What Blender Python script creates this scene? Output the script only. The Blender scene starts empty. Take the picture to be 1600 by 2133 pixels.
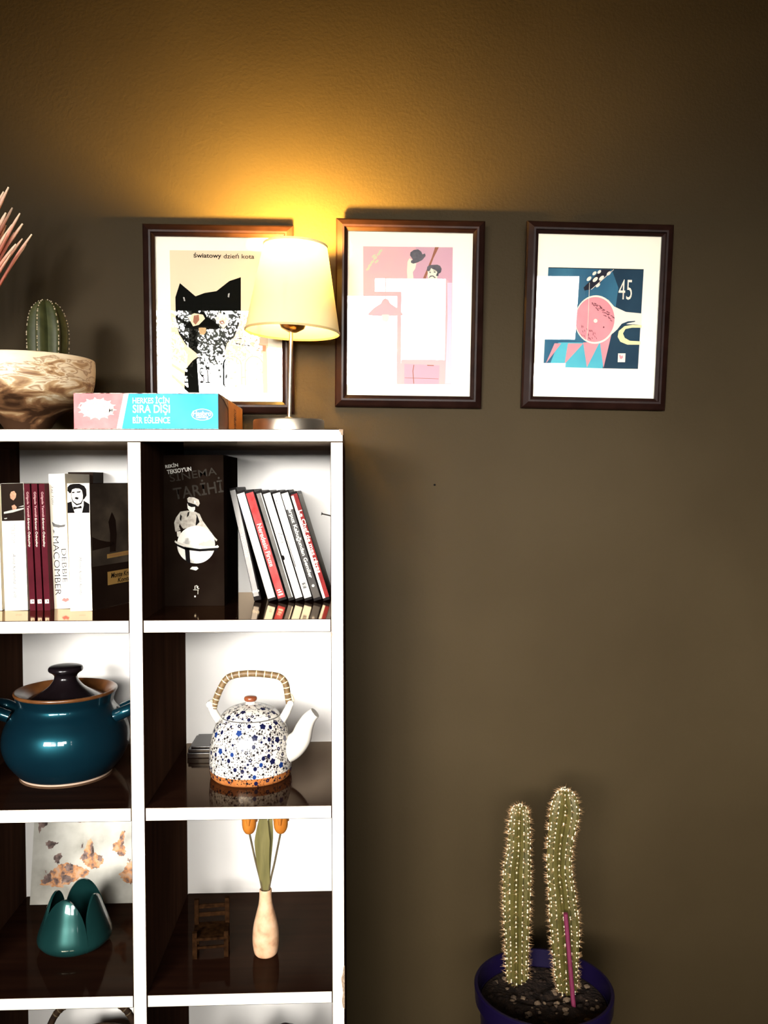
import bpy, bmesh, math, random
from mathutils import Vector, Matrix
from math import sin, cos, pi, radians as R

# ------------------------------------------------------------------ camera, light, exposure
S = bpy.context.scene
COL = S.collection
E = 1.372                       # eye height above the floor; the bookcase front stands on the plane y = 0
cd = bpy.data.cameras.new('camera')
cd.sensor_fit = 'HORIZONTAL'; cd.sensor_width = 36.0; cd.lens = 36.0 * 1783.43 / 1600.0
cd.clip_start = 0.02
cam = bpy.data.objects.new('camera', cd); COL.objects.link(cam)
cam.location = (0, -1.2824, E)
cam.rotation_mode = 'QUATERNION'
_yaw, _pit, _rol = R(2.0878), R(1.9526), R(-0.0762)
cam.rotation_quaternion = (Matrix.Rotation(-_yaw, 3, 'Z') @ Matrix.Rotation(pi / 2 - _pit, 3, 'X') @ Matrix.Rotation(_rol, 3, 'Z')).to_quaternion()
S.camera = cam

W = bpy.data.worlds.new('sky'); S.world = W; W.use_nodes = True
W.node_tree.nodes['Background'].inputs[0].default_value = (0.62, 0.72, 0.85, 1)
W.node_tree.nodes['Background'].inputs[1].default_value = 0.35

def area(name, loc, aim, sx, sz, power, color, spread):
    l = bpy.data.lights.new(name, 'AREA'); l.shape = 'RECTANGLE'; l.size = sx; l.size_y = sz
    l.energy = power; l.color = color; l.spread = R(spread)
    o = bpy.data.objects.new(name, l); COL.objects.link(o); o.location = loc
    o.rotation_euler = (Vector(aim) - Vector(loc)).to_track_quat('-Z', 'Y').to_euler()
    return o
area('daylight', (-1.10, -3.55, E + 0.62), (0.16, 0.34, E - 0.08), 1.6, 0.95, 41, (1.0, 0.97, 0.92), 37)
area('daylight', (0.55, -3.55, E + 0.62), (0.30, 0.34, E - 0.02), 1.7, 0.95, 25, (1.0, 0.97, 0.92), 50)

S.view_settings.view_transform = 'Standard'; S.view_settings.look = 'None'
S.view_settings.gamma = 1.0; S.view_settings.use_curve_mapping = False
S.view_settings.exposure = 0.0
S.cycles.max_bounces = 8; S.cycles.use_denoising = True
S.cycles.sample_clamp_indirect = 6.0

# ------------------------------------------------------------------ materials
def mat(name, col, rough=0.5, metal=0.0, spec=0.5, coat=0.0, emit=None, es=0.0, coatr=0.05):
    m = bpy.data.materials.new(name); m.use_nodes = True
    b = m.node_tree.nodes['Principled BSDF']
    b.inputs['Base Color'].default_value = (*col, 1); b.inputs['Roughness'].default_value = rough
    b.inputs['Metallic'].default_value = metal; b.inputs['Specular IOR Level'].default_value = spec
    b.inputs['Coat Weight'].default_value = coat; b.inputs['Coat Roughness'].default_value = coatr
    if emit: b.inputs['Emission Color'].default_value = (*emit, 1); b.inputs['Emission Strength'].default_value = es
    return m
def nodes(m): return m.node_tree.nodes, m.node_tree.links, m.node_tree.nodes['Principled BSDF']
def noisy(name, stops, scale=8, detail=6, rough=0.5, spec=0.5, coat=0.0, bump=0.0, bscale=60, stretch=(1, 1, 1), dist=0.0, bdist=0.002):
    """colour from a noise field through a ramp, plus fine relief"""
    m = mat(name, stops[0][1], rough, 0, spec, coat); n, l, b = nodes(m)
    tc = n.new('ShaderNodeTexCoord'); mp = n.new('ShaderNodeMapping'); mp.inputs['Scale'].default_value = stretch
    l.new(tc.outputs['Object'], mp.inputs[0])
    t = n.new('ShaderNodeTexNoise'); t.inputs['Scale'].default_value = scale; t.inputs['Detail'].default_value = detail
    t.inputs['Distortion'].default_value = dist; l.new(mp.outputs[0], t.inputs['Vector'])
    r = n.new('ShaderNodeValToRGB'); r.color_ramp.elements[0].position = stops[0][0]; r.color_ramp.elements[0].color = (*stops[0][1], 1)
    r.color_ramp.elements[1].position = stops[-1][0]; r.color_ramp.elements[1].color = (*stops[-1][1], 1)
    for p, c in stops[1:-1]:
        e = r.color_ramp.elements.new(p); e.color = (*c, 1)
    l.new(t.outputs['Fac'], r.inputs[0]); l.new(r.outputs[0], b.inputs['Base Color'])
    if bump:
        t2 = n.new('ShaderNodeTexNoise'); t2.inputs['Scale'].default_value = bscale; t2.inputs['Detail'].default_value = 4
        l.new(tc.outputs['Object'], t2.inputs['Vector'])
        bp = n.new('ShaderNodeBump'); bp.inputs['Strength'].default_value = bump; bp.inputs['Distance'].default_value = bdist
        l.new(t2.outputs['Fac'], bp.inputs['Height']); l.new(bp.outputs[0], b.inputs['Normal'])
    return m
def glass_mat(name, ior=1.5):
    m = bpy.data.materials.new(name); m.use_nodes = True; n = m.node_tree.nodes; l = m.node_tree.links; n.clear()
    o = n.new('ShaderNodeOutputMaterial'); mx = n.new('ShaderNodeMixShader'); f = n.new('ShaderNodeFresnel'); f.inputs[0].default_value = ior
    t = n.new('ShaderNodeBsdfTransparent'); g = n.new('ShaderNodeBsdfGlossy'); g.inputs['Roughness'].default_value = 0.0
    l.new(f.outputs[0], mx.inputs[0]); l.new(t.outputs[0], mx.inputs[1]); l.new(g.outputs[0], mx.inputs[2]); l.new(mx.outputs[0], o.inputs[0])
    return m
def shade_mat(name, col, lining, thin):
    """cloth outside, darker lining inside, a little light passes through"""
    m = bpy.data.materials.new(name); m.use_nodes = True; n = m.node_tree.nodes; l = m.node_tree.links; n.clear()
    o = n.new('ShaderNodeOutputMaterial'); mx = n.new('ShaderNodeMixShader'); mx.inputs[0].default_value = thin
    d = n.new('ShaderNodeBsdfDiffuse'); t = n.new('ShaderNodeBsdfTranslucent'); ge = n.new('ShaderNodeNewGeometry'); mc = n.new('ShaderNodeMix'); mc.data_type = 'RGBA'
    l.new(ge.outputs['Backfacing'], mc.inputs[0]); mc.inputs[6].default_value = (*col, 1); mc.inputs[7].default_value = (*lining, 1)
    l.new(mc.outputs[2], d.inputs[0]); t.inputs[0].default_value = (*col, 1)
    l.new(d.outputs[0], mx.inputs[1]); l.new(t.outputs[0], mx.inputs[2]); l.new(mx.outputs[0], o.inputs[0])
    return m
def attr_mat(name, c0, c1, rough=0.7):
    """colour from a stored per-vertex value t (0 root, 1 tip)"""
    m = mat(name, c0, rough); n, l, b = nodes(m)
    a = n.new('ShaderNodeAttribute'); a.attribute_name = 't'; r = n.new('ShaderNodeValToRGB')
    r.color_ramp.elements[0].color = (*c0, 1); r.color_ramp.elements[1].color = (*c1, 1)
    l.new(a.outputs['Fac'], r.inputs[0]); l.new(r.outputs[0], b.inputs['Base Color'])
    return m

WHITE = (0.86, 0.80, 0.70)
M_wall = noisy('olive_wall_paint', [(0.3, (0.033, 0.0220, 0.0094)), (0.5, (0.0385, 0.0262, 0.0116)), (0.72, (0.045, 0.0312, 0.0145))], 2.2, 5, 0.6, 0.08, bump=0.45, bscale=190, bdist=0.0012)
M_room = noisy('room_paint', [(0.3, (0.045, 0.036, 0.026)), (0.7, (0.055, 0.045, 0.033))], 3, 3, 0.8)
M_floor = noisy('floor_boards', [(0.3, (0.05, 0.028, 0.016)), (0.7, (0.08, 0.045, 0.025))], 6, 6, 0.45, stretch=(1, 8, 1))
M_white = noisy('white_edge_paint', [(0.3, (0.86, 0.785, 0.63)), (0.7, (0.90, 0.825, 0.67))], 25, 4, 0.45, 0.3)
M_back = noisy('white_back_board', [(0.3, (0.84, 0.81, 0.77)), (0.7, (0.88, 0.85, 0.81))], 10, 3, 0.5, 0.3)
M_dark = noisy('dark_gloss_laminate', [(0.3, (0.011, 0.004, 0.0025)), (0.7, (0.020, 0.0075, 0.004))], 5, 6, 0.12, 0.075, stretch=(1, 12, 12))
def lacquer(m):
    """polished lacquer: mirrors only at shallow angles"""
    n, l, b = nodes(m); b.inputs['Specular IOR Level'].default_value = 0.0; o = [x for x in n if x.type == 'OUTPUT_MATERIAL'][0]
    w = n.new('ShaderNodeLayerWeight'); w.inputs[0].default_value = .5; mr = n.new('ShaderNodeMapRange'); mx = n.new('ShaderNodeMixShader'); g = n.new('ShaderNodeBsdfGlossy')
    mr.inputs[1].default_value = .64; mr.inputs[2].default_value = .87; mr.inputs[3].default_value = .012; mr.inputs[4].default_value = .62
    g.inputs['Color'].default_value = (1.0, .80, .60, 1); g.inputs['Roughness'].default_value = .07
    l.new(w.outputs['Facing'], mr.inputs[0]); l.new(mr.outputs[0], mx.inputs[0]); l.new(b.outputs[0], mx.inputs[1]); l.new(g.outputs[0], mx.inputs[2]); l.new(mx.outputs[0], o.inputs[0])
lacquer(M_dark)
M_side = noisy('dark_satin_laminate', [(0.3, (0.026, 0.0125, 0.0075)), (0.7, (0.042, 0.020, 0.012))], 5, 6, 0.6, 0.0, stretch=(12, 12, 1))
M_chip = noisy('bare_chipboard', [(0.3, (0.16, 0.10, 0.06)), (0.7, (0.42, 0.30, 0.20))], 300, 4, 0.8)
M_frame = noisy('dark_frame_wood', [(0.3, (0.009, 0.0028, 0.0018)), (0.7, (0.017, 0.006, 0.004))], 40, 4, 0.42, 0.18, coat=0.05, stretch=(1, 1, 1))
M_paper = mat('white_paper', (0.92, 0.85, 0.69), 0.8, spec=0.2)
M_glass = glass_mat('picture_glass')
M_ink = mat('black_ink', (0.004, 0.003, 0.003), 0.7, spec=0.04)
M_grey = mat('grey_ink', (0.10, 0.095, 0.09), 0.6, spec=0.2)
M_lgrey = mat('light_grey_ink', (0.42, 0.40, 0.36), 0.6, spec=0.2)
M_steel = mat('brushed_steel', (0.78, 0.68, 0.55), 0.36, 1.0)
M_brass = mat('brass', (0.65, 0.38, 0.13), 0.28, 1.0)
M_page = noisy('page_edges', [(0.3, (0.55, 0.45, 0.33)), (0.7, (0.70, 0.60, 0.46))], 5, 2, 0.85, stretch=(300, 1, 1))

# ------------------------------------------------------------------ mesh helpers
class MB:
    def __init__(s): s.v = []; s.f = []; s.m = []; s.t = []
    def add(s, vs, fs, mi=0, ts=None):
        k = len(s.v); s.v += [tuple(p) for p in vs]; s.f += [[k + i for i in f] for f in fs]
        s.m += [mi] * len(fs); s.t += ts if ts else [0.0] * len(vs)
    def box(s, x0, x1, y0, y1, z0, z1, mi=0, front=None):
        s.add([(x0, y0, z0), (x1, y0, z0), (x1, y1, z0), (x0, y1, z0), (x0, y0, z1), (x1, y0, z1), (x1, y1, z1), (x0, y1, z1)],
              [(0, 3, 2, 1), (4, 5, 6, 7), (0, 1, 5, 4), (1, 2, 6, 5), (2, 3, 7, 6), (3, 0, 4, 7)], mi)
        if front is not None: s.m[-4] = front
    def lathe(s, prof, n=48, c=(0, 0, 0), mi=0, close=False):
        vs = []; fs = []
        for r, z in prof:
            for i in range(n): vs.append((c[0] + r * cos(2 * pi * i / n), c[1] + r * sin(2 * pi * i / n), c[2] + z))
        for j in range(len(prof) - 1):
            for i in range(n): fs.append((j * n + i, j * n + (i + 1) % n, (j + 1) * n + (i + 1) % n, (j + 1) * n + i))
        if prof[0][0] > 1e-5: fs.append(tuple(range(n))[::-1])
        if prof[-1][0] > 1e-5 and not close: fs.append(tuple((len(prof) - 1) * n + i for i in range(n)))
        s.add(vs, fs, mi)
    def tube(s, pts, rad, n=10, mi=0, cap=True, mod=None, t01=False, up=(0, 1, 0)):
        pts = [Vector(p) for p in pts]; N = len(pts)
        if not hasattr(rad, '__len__'): rad = [rad] * N
        vs = []; fs = []; ts = []; u = None
        for i, p in enumerate(pts):
            d = (pts[min(i + 1, N - 1)] - pts[max(i - 1, 0)]).normalized()
            if u is None:
                u = Vector(up); u = (u - d * u.dot(d))
                if u.length < 1e-4: u = Vector((1, 0, 0)) - d * d.x
                u.normalize()
            else: u = (u - d * u.dot(d)).normalized()
            w = d.cross(u)
            for k in range(n):
                a = 2 * pi * k / n; rr = rad[i] * (mod(a, i) if mod else 1)
                vs.append(p + u * (rr * cos(a)) + w * (rr * sin(a))); ts.append(i / (N - 1))
        for i in range(N - 1):
            for k in range(n): fs.append((i * n + k, i * n + (k + 1) % n, (i + 1) * n + (k + 1) % n, (i + 1) * n + k))
        if cap: fs.append(tuple(range(n))[::-1]); fs.append(tuple((N - 1) * n + k for k in range(n)))
        s.add(vs, fs, mi, ts)
    def grid(s, fn, nu, nv, mi=0, flip=False):
        vs = [fn(i / nu, j / nv) for j in range(nv + 1) for i in range(nu + 1)]; fs = []
        for j in range(nv):
            for i in range(nu):
                a = j * (nu + 1) + i; q = (a, a + 1, a + nu + 2, a + nu + 1); fs.append(q[::-1] if flip else q)
        s.add(vs, fs, mi)
    def prism(s, fr, pts, o0, o1, mi=0):
        n = len(pts); vs = [fr.pt(u, v, o0) for u, v in pts] + [fr.pt(u, v, o1) for u, v in pts]
        fs = [tuple(range(n))[::-1], tuple(range(n, 2 * n))] + [(i, (i + 1) % n, n + (i + 1) % n, n + i) for i in range(n)]
        s.add(vs, fs, mi)
    def face(s, fr, pts, o=0.0003, mi=0): s.add([fr.pt(u, v, o) for u, v in pts], [tuple(range(len(pts)))], mi)
    def blob(s, c, r, n=8, mi=0, sq=(1, 1, 1), rnd=None):
        vs = []; fs = []; h = max(3, n // 2)
        for j in range(1, h):
            for i in range(n):
                k = 1 + (rnd.uniform(-.25, .25) if rnd else 0)
                a = 2 * pi * i / n; b = pi * j / h
                vs.append((c[0] + r * k * sq[0] * sin(b) * cos(a), c[1] + r * k * sq[1] * sin(b) * sin(a), c[2] + r * k * sq[2] * cos(b)))
        top = len(vs); vs.append((c[0], c[1], c[2] + r * sq[2])); vs.append((c[0], c[1], c[2] - r * sq[2]))
        for j in range(h - 2):
            for i in range(n): fs.append((j * n + i, (j + 1) * n + i, (j + 1) * n + (i + 1) % n, j * n + (i + 1) % n))
        for i in range(n): fs.append((top, i, (i + 1) % n)); fs.append((top + 1, (h - 2) * n + (i + 1) % n, (h - 2) * n + i))
        s.add(vs, fs, mi)
    def build(s, name, ms, parent=None, smooth=None, bevel=0, fix=False):
        me = bpy.data.meshes.new(name); me.from_pydata(s.v, [], s.f)
        ms = ms if isinstance(ms, (list, tuple)) else [ms]
        for m in ms: me.materials.append(m)
        me.polygons.foreach_set('material_index', s.m)
        if any(s.t):
            a = me.attributes.new('t', 'FLOAT', 'POINT'); a.data.foreach_set('value', s.t)
        if bevel or fix:
            bm = bmesh.new(); bm.from_mesh(me)
            if fix: bmesh.ops.recalc_face_normals(bm, faces=bm.faces)
            if bevel: bmesh.ops.bevel(bm, geom=bm.edges[:], offset=bevel, segments=2, affect='EDGES', profile=0.6)
            bm.to_mesh(me); bm.free()
        if smooth:
            me.polygons.foreach_set('use_smooth', [True] * len(me.polygons)); me.set_sharp_from_angle(angle=R(smooth))
        me.update()
        o = bpy.data.objects.new(name, me); COL.objects.link(o)
        if parent: o.parent = parent
        return o
class Fr:
    """a flat drawing surface: origin, reading direction, up direction"""
    def __init__(s, O, U=(1, 0, 0), V=(0, 0, 1)):
        s.O = Vector(O); s.U = Vector(U).normalized(); s.V = Vector(V).normalized(); s.N = s.U.cross(s.V)
    def pt(s, u, v, o=0.0): return s.O + s.U * u + s.V * v + s.N * o
    def down(s): return Fr(s.O, -s.V, s.U)          # text running down a spine
    def turn(s, deg):
        c, d = cos(R(deg)), sin(R(deg)); return Fr(s.O, s.U * c + s.V * d, s.V * c - s.U * d)
def dec(fr, name, pts, m, parent, o=0.0003):
    b = MB(); b.face(fr, pts, o); return b.build(name, m, parent)
def decs(fr, name, polys, m, parent, o=0.0003):
    if len(polys) <= 10: return [dec(fr, name, p, m, parent, o) for p in polys]
    b = MB()
    for p in polys: b.face(fr, p, o)
    ob = b.build(name, m, parent); ob['kind'] = 'stuff'
    return ob
def rect(u0, u1, v0, v1): return [(u0, v0), (u1, v0), (u1, v1), (u0, v1)]
def ell(cu, cv, ru, rv, n=28, a0=0, a1=2 * pi, rot=0.0):
    full = abs(a1 - a0 - 2 * pi) < 1e-6; N = n if full else n + 1; out = []
    for i in range(N):
        a = a0 + (a1 - a0) * i / n; x, y = ru * cos(a), rv * sin(a)
        out.append((cu + x * cos(rot) - y * sin(rot), cv + x * sin(rot) + y * cos(rot)))
    return out
def stroke(pts, w):
    """outline of a thick polyline"""
    L = []; Q = []
    for i, p in enumerate(pts):
        a = pts[max(i - 1, 0)]; b = pts[min(i + 1, len(pts) - 1)]
        dx, dy = b[0] - a[0], b[1] - a[1]; d = math.hypot(dx, dy) or 1
        ww = w[i] if hasattr(w, '__len__') else w
        L.append((p[0] - dy / d * ww / 2, p[1] + dx / d * ww / 2)); Q.append((p[0] + dy / d * ww / 2, p[1] - dx / d * ww / 2))
    return Q + L[::-1]
def txt(fr, body, u, v, w, h, m, parent, o=0.0005, name='lettering', bold=0.0, slant=0.0):
    cu = bpy.data.curves.new('t', 'FONT'); cu.body = body; cu.size = 1; cu.resolution_u = 3; cu.offset = bold; cu.shear = slant
    ob = bpy.data.objects.new('t', cu); COL.objects.link(ob)
    dg = bpy.context.evaluated_depsgraph_get(); me = bpy.data.meshes.new_from_object(ob.evaluated_get(dg))
    bpy.data.objects.remove(ob); bpy.data.curves.remove(cu)
    xs = [p.co.x for p in me.vertices]; ys = [p.co.y for p in me.vertices]
    x0, x1, y0, y1 = min(xs), max(xs), min(ys), max(ys)
    for p in me.vertices:
        p.co = fr.pt(u + ((p.co.x - x0) / (x1 - x0) - .5) * w, v + ((p.co.y - y0) / (y1 - y0) - .5) * h, o)
    me.name = name; me.materials.clear(); me.materials.append(m)
    for pl in me.polygons: pl.material_index = 0
    ob = bpy.data.objects.new(name, me); COL.objects.link(ob); ob.parent = parent
    return ob
def tag(o, label, cat, group=None, kind=None):
    o['label'] = label; o['category'] = cat
    if group: o['group'] = group
    if kind: o['kind'] = kind
    return o
def thing(name, loc, label, cat, group=None, rot=(0, 0, 0)):
    o = bpy.data.objects.new(name, None); COL.objects.link(o); o.location = loc; o.rotation_euler = rot
    o.empty_display_size = 0.03
    return tag(o, label, cat, group)
def struct(o): o['kind'] = 'structure'; return o
def plabel(o, s): o['label'] = s; return o
def spl(pts, n):
    """Catmull-Rom resample of points (any dimension)"""
    P = [pts[0]] + list(pts) + [pts[-1]]; out = []
    for i in range(len(pts) - 1):
        for k in range(n):
            t = k / n; a, b, c, d = P[i], P[i + 1], P[i + 2], P[i + 3]
            out.append(tuple(.5 * (2 * b[j] + (c[j] - a[j]) * t + (2 * a[j] - 5 * b[j] + 4 * c[j] - d[j]) * t * t + (3 * b[j] - a[j] - 3 * c[j] + d[j]) * t ** 3) for j in range(len(b))))
    return out + [tuple(pts[-1])]

# ------------------------------------------------------------------ the room
YW = 0.34                         # face of the painted wall
YF = YW - 3.2                     # inner face of the window wall
XL, XR, H = -2.6, 2.3, 2.9
def shell(name, m, *b):
    q = MB(); q.box(*b); return struct(q.build(name, m))
wb = shell('wall_back', M_wall, XL, XR, YW, YW + .12, 0, H)
shell('floor', M_floor, XL, XR, YF, YW, -.06, 0)
shell('ceiling', M_room, XL, XR, YF, YW, H, H + .06)
shell('wall_left', M_room, XL - .12, XL, YF, YW, 0, H)
shell('wall_right', M_room, XR, XR + .12, YF, YW, 0, H)
OPEN = [(-1.9, .27, -.2, .665), (.12, .53, .28, .75), (.95, 1.276, .386, .75), (.95, 1.23, -1.2, .27)]
xs = sorted({XL, XR} | {o[0] for o in OPEN} | {o[1] for o in OPEN}); zs = sorted({-E, H - E} | {o[2] for o in OPEN} | {o[3] for o in OPEN})
q = MB()
for a, b in zip(xs, xs[1:]):
    for c, d in zip(zs, zs[1:]):
        mx, mz = (a + b) / 2, (c + d) / 2
        if not any(o[0] < mx < o[1] and o[2] < mz < o[3] for o in OPEN): q.box(a, b, YF - .1, YF, E + c, E + d)
struct(q.build('wall_front', M_room))
M_bar = mat('dark_window_bars', (0.03, 0.025, 0.02), 0.5)
w1 = MB()
for x in (-1.9, -1.27, -.5, .245): w1.box(x, x + .022, YF - .07, YF - .04, E - .2, E + .665)
for z in (-.2, .643): w1.box(-1.878, .245, YF - .07, YF - .04, E + z, E + z + .022)
w1 = struct(w1.build('window_1', M_bar))
M_sign = mat('window_lettering', (0.02, 0.02, 0.02), 0.6)
txt(Fr((0, YF - .055, E)), 'EKSİ', -.868, .305, .145, .118, M_sign, w1, bold=-0.012)
g = MB()
for x in (-.72, -.60):
    pts = [(x, .235)] + [(x + .05 - .05 * cos(pi * k / 10), .345 + .05 * sin(pi * k / 10)) for k in range(11)] + [(x + .1, .235)]
    g.face(Fr((0, YF - .055, E)), stroke(pts, .008), 0.0)
g.build('lettering', M_sign, w1)
w2 = MB()
for x0, x1, z0, z1 in ((.27, .53, .28, .295), (.515, .53, .295, .75), (.12, .515, .738, .75)): w2.box(x0, x1, YF - .07, YF - .04, E + z0, E + z1)
struct(w2.build('window_2', M_bar))
w3 = MB(); w3.box(.95, 1.276, YF - .07, YF - .04, E + .386, E + .40); w3.box(.95, .965, YF - .07, YF - .04, E + .40, E + .75)
struct(w3.build('window_3', M_bar))
d1 = MB()
d1.box(.95, .985, YF - .08, YF - .04, .10, E + .27); d1.box(1.20, 1.23, YF - .08, YF - .04, .10, E + .27); d1.box(.985, 1.20, YF - .08, YF - .04, .10, E - .8)
d1 = struct(d1.build('door_1', M_bar))
g = MB(); g.box(.985, 1.20, YF - .062, YF - .058, E - .8, E + .27); g.build('glass_pane', M_glass, d1)
g = MB(); g.blob((1.215, YF - .03, 1.05), .012, 10); g.build('door_handle', M_steel, d1, smooth=60)
# a tree in the street, dark against the sky, seen mirrored in the picture glass
rnd = random.Random(4)
t = thing('street_tree', (-.95, YF - .36, 0), 'leafy street tree outside the window, mirrored grey in the cat poster glass', 'tree')
q = MB(); q.tube([(0, 0, -.0), (.03, 0, 1.0), (0, 0, 1.75), (.05, 0, 2.3)], [.05, .04, .03, .015], 8)
for k in range(7):
    z = 1.55 + k * .1; a = rnd.uniform(-.4, .4); q.tube([(0.01, 0, z), (a * .6, .02, z + .13), (a, 0, z + .2)], [.012, .008, .004], 6)
q.build('trunk', mat('bark', (.03, .025, .02), .9), t, smooth=60)
q = MB()
for k in range(2300):
    x, z = rnd.gauss(.05, .22), rnd.gauss(.53, .11); y = rnd.uniform(-.06, .06)
    if abs(x) > .55 or z < .36 and rnd.random() < .6: continue
    a = rnd.uniform(0, pi); r1 = rnd.uniform(.006, .0155); r2 = r1 * .55
    fr = Fr((x, y, E + z), (cos(a), rnd.uniform(-.5, .5), sin(a)), (-sin(a), 0, cos(a)))
    q.add([fr.pt(-r1, 0), fr.pt(0, -r2), fr.pt(r1, 0), fr.pt(0, r2)], [(0, 1, 2, 3)])
M_leaf = shade_mat('street_leaf', (.80, .80, .72), (.80, .80, .72), .55)
o = q.build('foliage', M_leaf, t); o['kind'] = 'stuff'
# pendant lamps by the window (their dark cones are mirrored in the two left pictures)
M_pend = mat('black_enamel', (.008, .008, .008), .7); M_pbulb = mat('glowing_bulb', (1, .8, .5), .3, emit=(1, .62, .28), es=14)
for i, (x, lab) in enumerate(((-.685, 'black cone pendant lamp mirrored on the face of the cat poster'), (.149, 'black cone pendant lamp mirrored in the pink poster glass'))):
    t = thing('pendant_lamp', (x, YW - 2.4, E + .48), lab, 'lamp', 'pendant lamps by the window')
    q = MB(); q.lathe([(.08, 0), (.081, .003), (.055, .03), (.022, .05), (.014, .068), (.006, .072)], 28); q.lathe([(.076, .001), (.05, .028), (.018, .047)], 28)
    q.build('lamp_shade', M_pend, t, smooth=40)
    q = MB(); q.tube([(0, 0, .07), (0, 0, H - E - .48)], .0022, 6); q.build('cord', M_pend, t)
    q = MB(); q.blob((0, 0, -.008), .017, 14, sq=(1, 1, 1.45)); q.build('bulb', M_pbulb, t, smooth=60)
# tiny marks in the wall plaster
q = MB(); q.blob((.1555, YW, E - .004), .0022, 8, sq=(1, .3, 1)); q.build('nail_hole', M_ink, wb)

# ------------------------------------------------------------------ bookcase
D = 0.3257
bc = thing('bookcase', (-.474, D / 2, 0), 'dark brown cube bookcase with white front edges, below the three pictures', 'bookcase')
def bpart(name, x0, x1, z0, z1, y0=0.0, y1=D, b=.0009, m=None):
    q = MB(); q.box(x0 + .474, x1 + .474, y0 - D / 2, y1 - D / 2, z0, z1, 0, 1)
    return q.build(name, [m or M_dark, M_white], bc, bevel=b)
ZT = [.0611, -.2043, -.4882, -.7748, -1.0603, -1.3459]; ZB = [-.2236, -.5081, -.7938, -1.0795]
XV = [-.9340, -.6340, -.3337, -.0333]; TV = [.0200, .0203, .0204, .0191]
bpart('top_panel', -.9340, -.0142, E + .0611, E + .0800)
for i, (x, w) in enumerate(zip(XV, TV)): bpart('side_panel' if i in (0, 3) else 'divider', x, x + w, 0, E + .0611, m=M_side)
for i in range(3):
    a, b = XV[i] + TV[i], XV[i + 1]
    for k in range(4): bpart('shelf_board', a + .0004, b, E + ZB[k], E + ZT[k + 1], .0006)
    bpart('shelf_board', a + .0004, b, .006, E + ZT[5], .0006)
    q = MB(); q.box(a + .474, b + .474, D - .004 - D / 2, D - D / 2, .03, E + .0611); q.build('back_panel', M_back, bc)
bf = Fr((.474, -D / 2, E))
for pts in ([(-.0205, .0800), (-.0142, .0800), (-.0142, .0715), (-.0165, .0705), (-.0178, .0745), (-.0200, .0770)],
            [(-.0142, -.735), (-.0158, -.737), (-.0172, -.748), (-.0195, -.755), (-.0180, -.768), (-.0168, -.778), (-.0185, -.790), (-.0172, -.800), (-.0142, -.803)],
            [(-.0333, -.2236), (-.0318, -.2245), (-.0312, -.228), (-.0320, -.2315), (-.0333, -.232)]):
    q = MB(); q.prism(bf, pts, 0.0001, .0004); plabel(q.build('chipped_patch', M_chip, bc), 'bare brown chip in the white edge')
q = MB(); q.tube([(-.0333 + .474, .19 - D / 2, E - .0575), (-.052 + .474, .186 - D / 2, E - .0530)], .0011, 8); q.tube([(-.052 + .474, .186 - D / 2, E - .0530), (-.0535 + .474, .1857 - D / 2, E - .0527)], [.0012, .003], 10)
q.build('screw', mat('dark_screw_steel', (.10, .085, .07), .4, 1.0), bc, smooth=40)
Z0, Z1, Z2, Z3, Z4 = E + .0800, E + ZT[1], E + ZT[2], E + ZT[3], E + ZT[4]

# ------------------------------------------------------------------ pictures
def picture(name, label, cx, zb, roll, tilt, s, ctr):
    """frame hung on the wall, top leaning out by tilt; returns root and a drawing helper"""
    w, h, mw, th = .2755, .3435, .0220, .017
    t = thing(name, (cx, YW - .0015, E + zb), label, 'picture', 'framed prints on the wall', rot=(tilt, R(roll), 0))
    prof = [(0, 0), (0, .009), (.003, .012), (.012, th), (.0155, th), (.0165, .0125), (mw, .009), (mw, .002)]
    hw = w / 2; cor = [(-hw, 0), (hw, 0), (hw, h), (-hw, h)]
    for k in range(4):
        A, B = cor[k], cor[(k + 1) % 4]; q = MB(); vs = []
        for C in (A, B):
            sx = 1 if C[0] < 0 else -1; sz = 1 if C[1] == 0 else -1
            for i, d in prof: vs.append((C[0] + sx * i, -d, C[1] + sz * i))
        n = len(prof); fs = [(i, i + 1, n + i + 1, n + i) for i in range(n - 1)] + [(n - 1, 0, n, 2 * n - 1), tuple(range(n))[::-1], tuple(range(n, 2 * n))]
        q.add(vs, fs); q.build('frame_rail', M_frame, t, fix=True)
    q = MB(); q.box(-hw + .015, hw - .015, -.003, -.0005, .015, h - .015); q.build('backing_board', M_chip, t)
    q = MB(); q.box(-hw + .018, hw - .018, -.0045, -.0032, .018, h - .018); q.build('mount', M_paper, t)
    q = MB(); q.box(-hw + .0222, hw - .0222, -.0078, -.0062, .0222, h - .0222); q.build('glass', M_glass, t)
    fr = Fr((0, -.0046, h / 2)); a = R(roll)
    def A(*pts):
        out = []
        for x, y in pts:
            u, v = (x - ctr[0]) * s, (ctr[1] - y) * s
            out.append((u * cos(a) - v * sin(a), v * cos(a) + u * sin(a)))
        return out
    return t, fr, A
M_peach = mat('peach_print', (.78, .60, .40), .8, spec=.2); M_black = mat('print_black', (.004, .004, .003), .8, spec=.02)
M_pinkp = noisy('pink_print', [(.3, (.76, .43, .38)), (.7, (.70, .38, .40))], 12, 4, .8, .2)
M_mauve = noisy('mauve_print', [(.3, (.62, .36, .40)), (.7, (.56, .32, .38))], 14, 4, .8, .2)
M_lilac = mat('lilac_print', (.64, .50, .60), .8, spec=.2); M_cream = mat('cream_print', (.80, .74, .54), .8, spec=.2)
M_slate = noisy('slate_print', [(.3, (.07, .065, .075)), (.7, (.14, .13, .14))], 90, 4, .7, .2)
M_blue = noisy('blue_print', [(.25, (.020, .085, .15)), (.5, (.030, .12, .19)), (.75, (.055, .19, .27))], 14, 5, .7, .2, stretch=(1, 1, .4))
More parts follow.
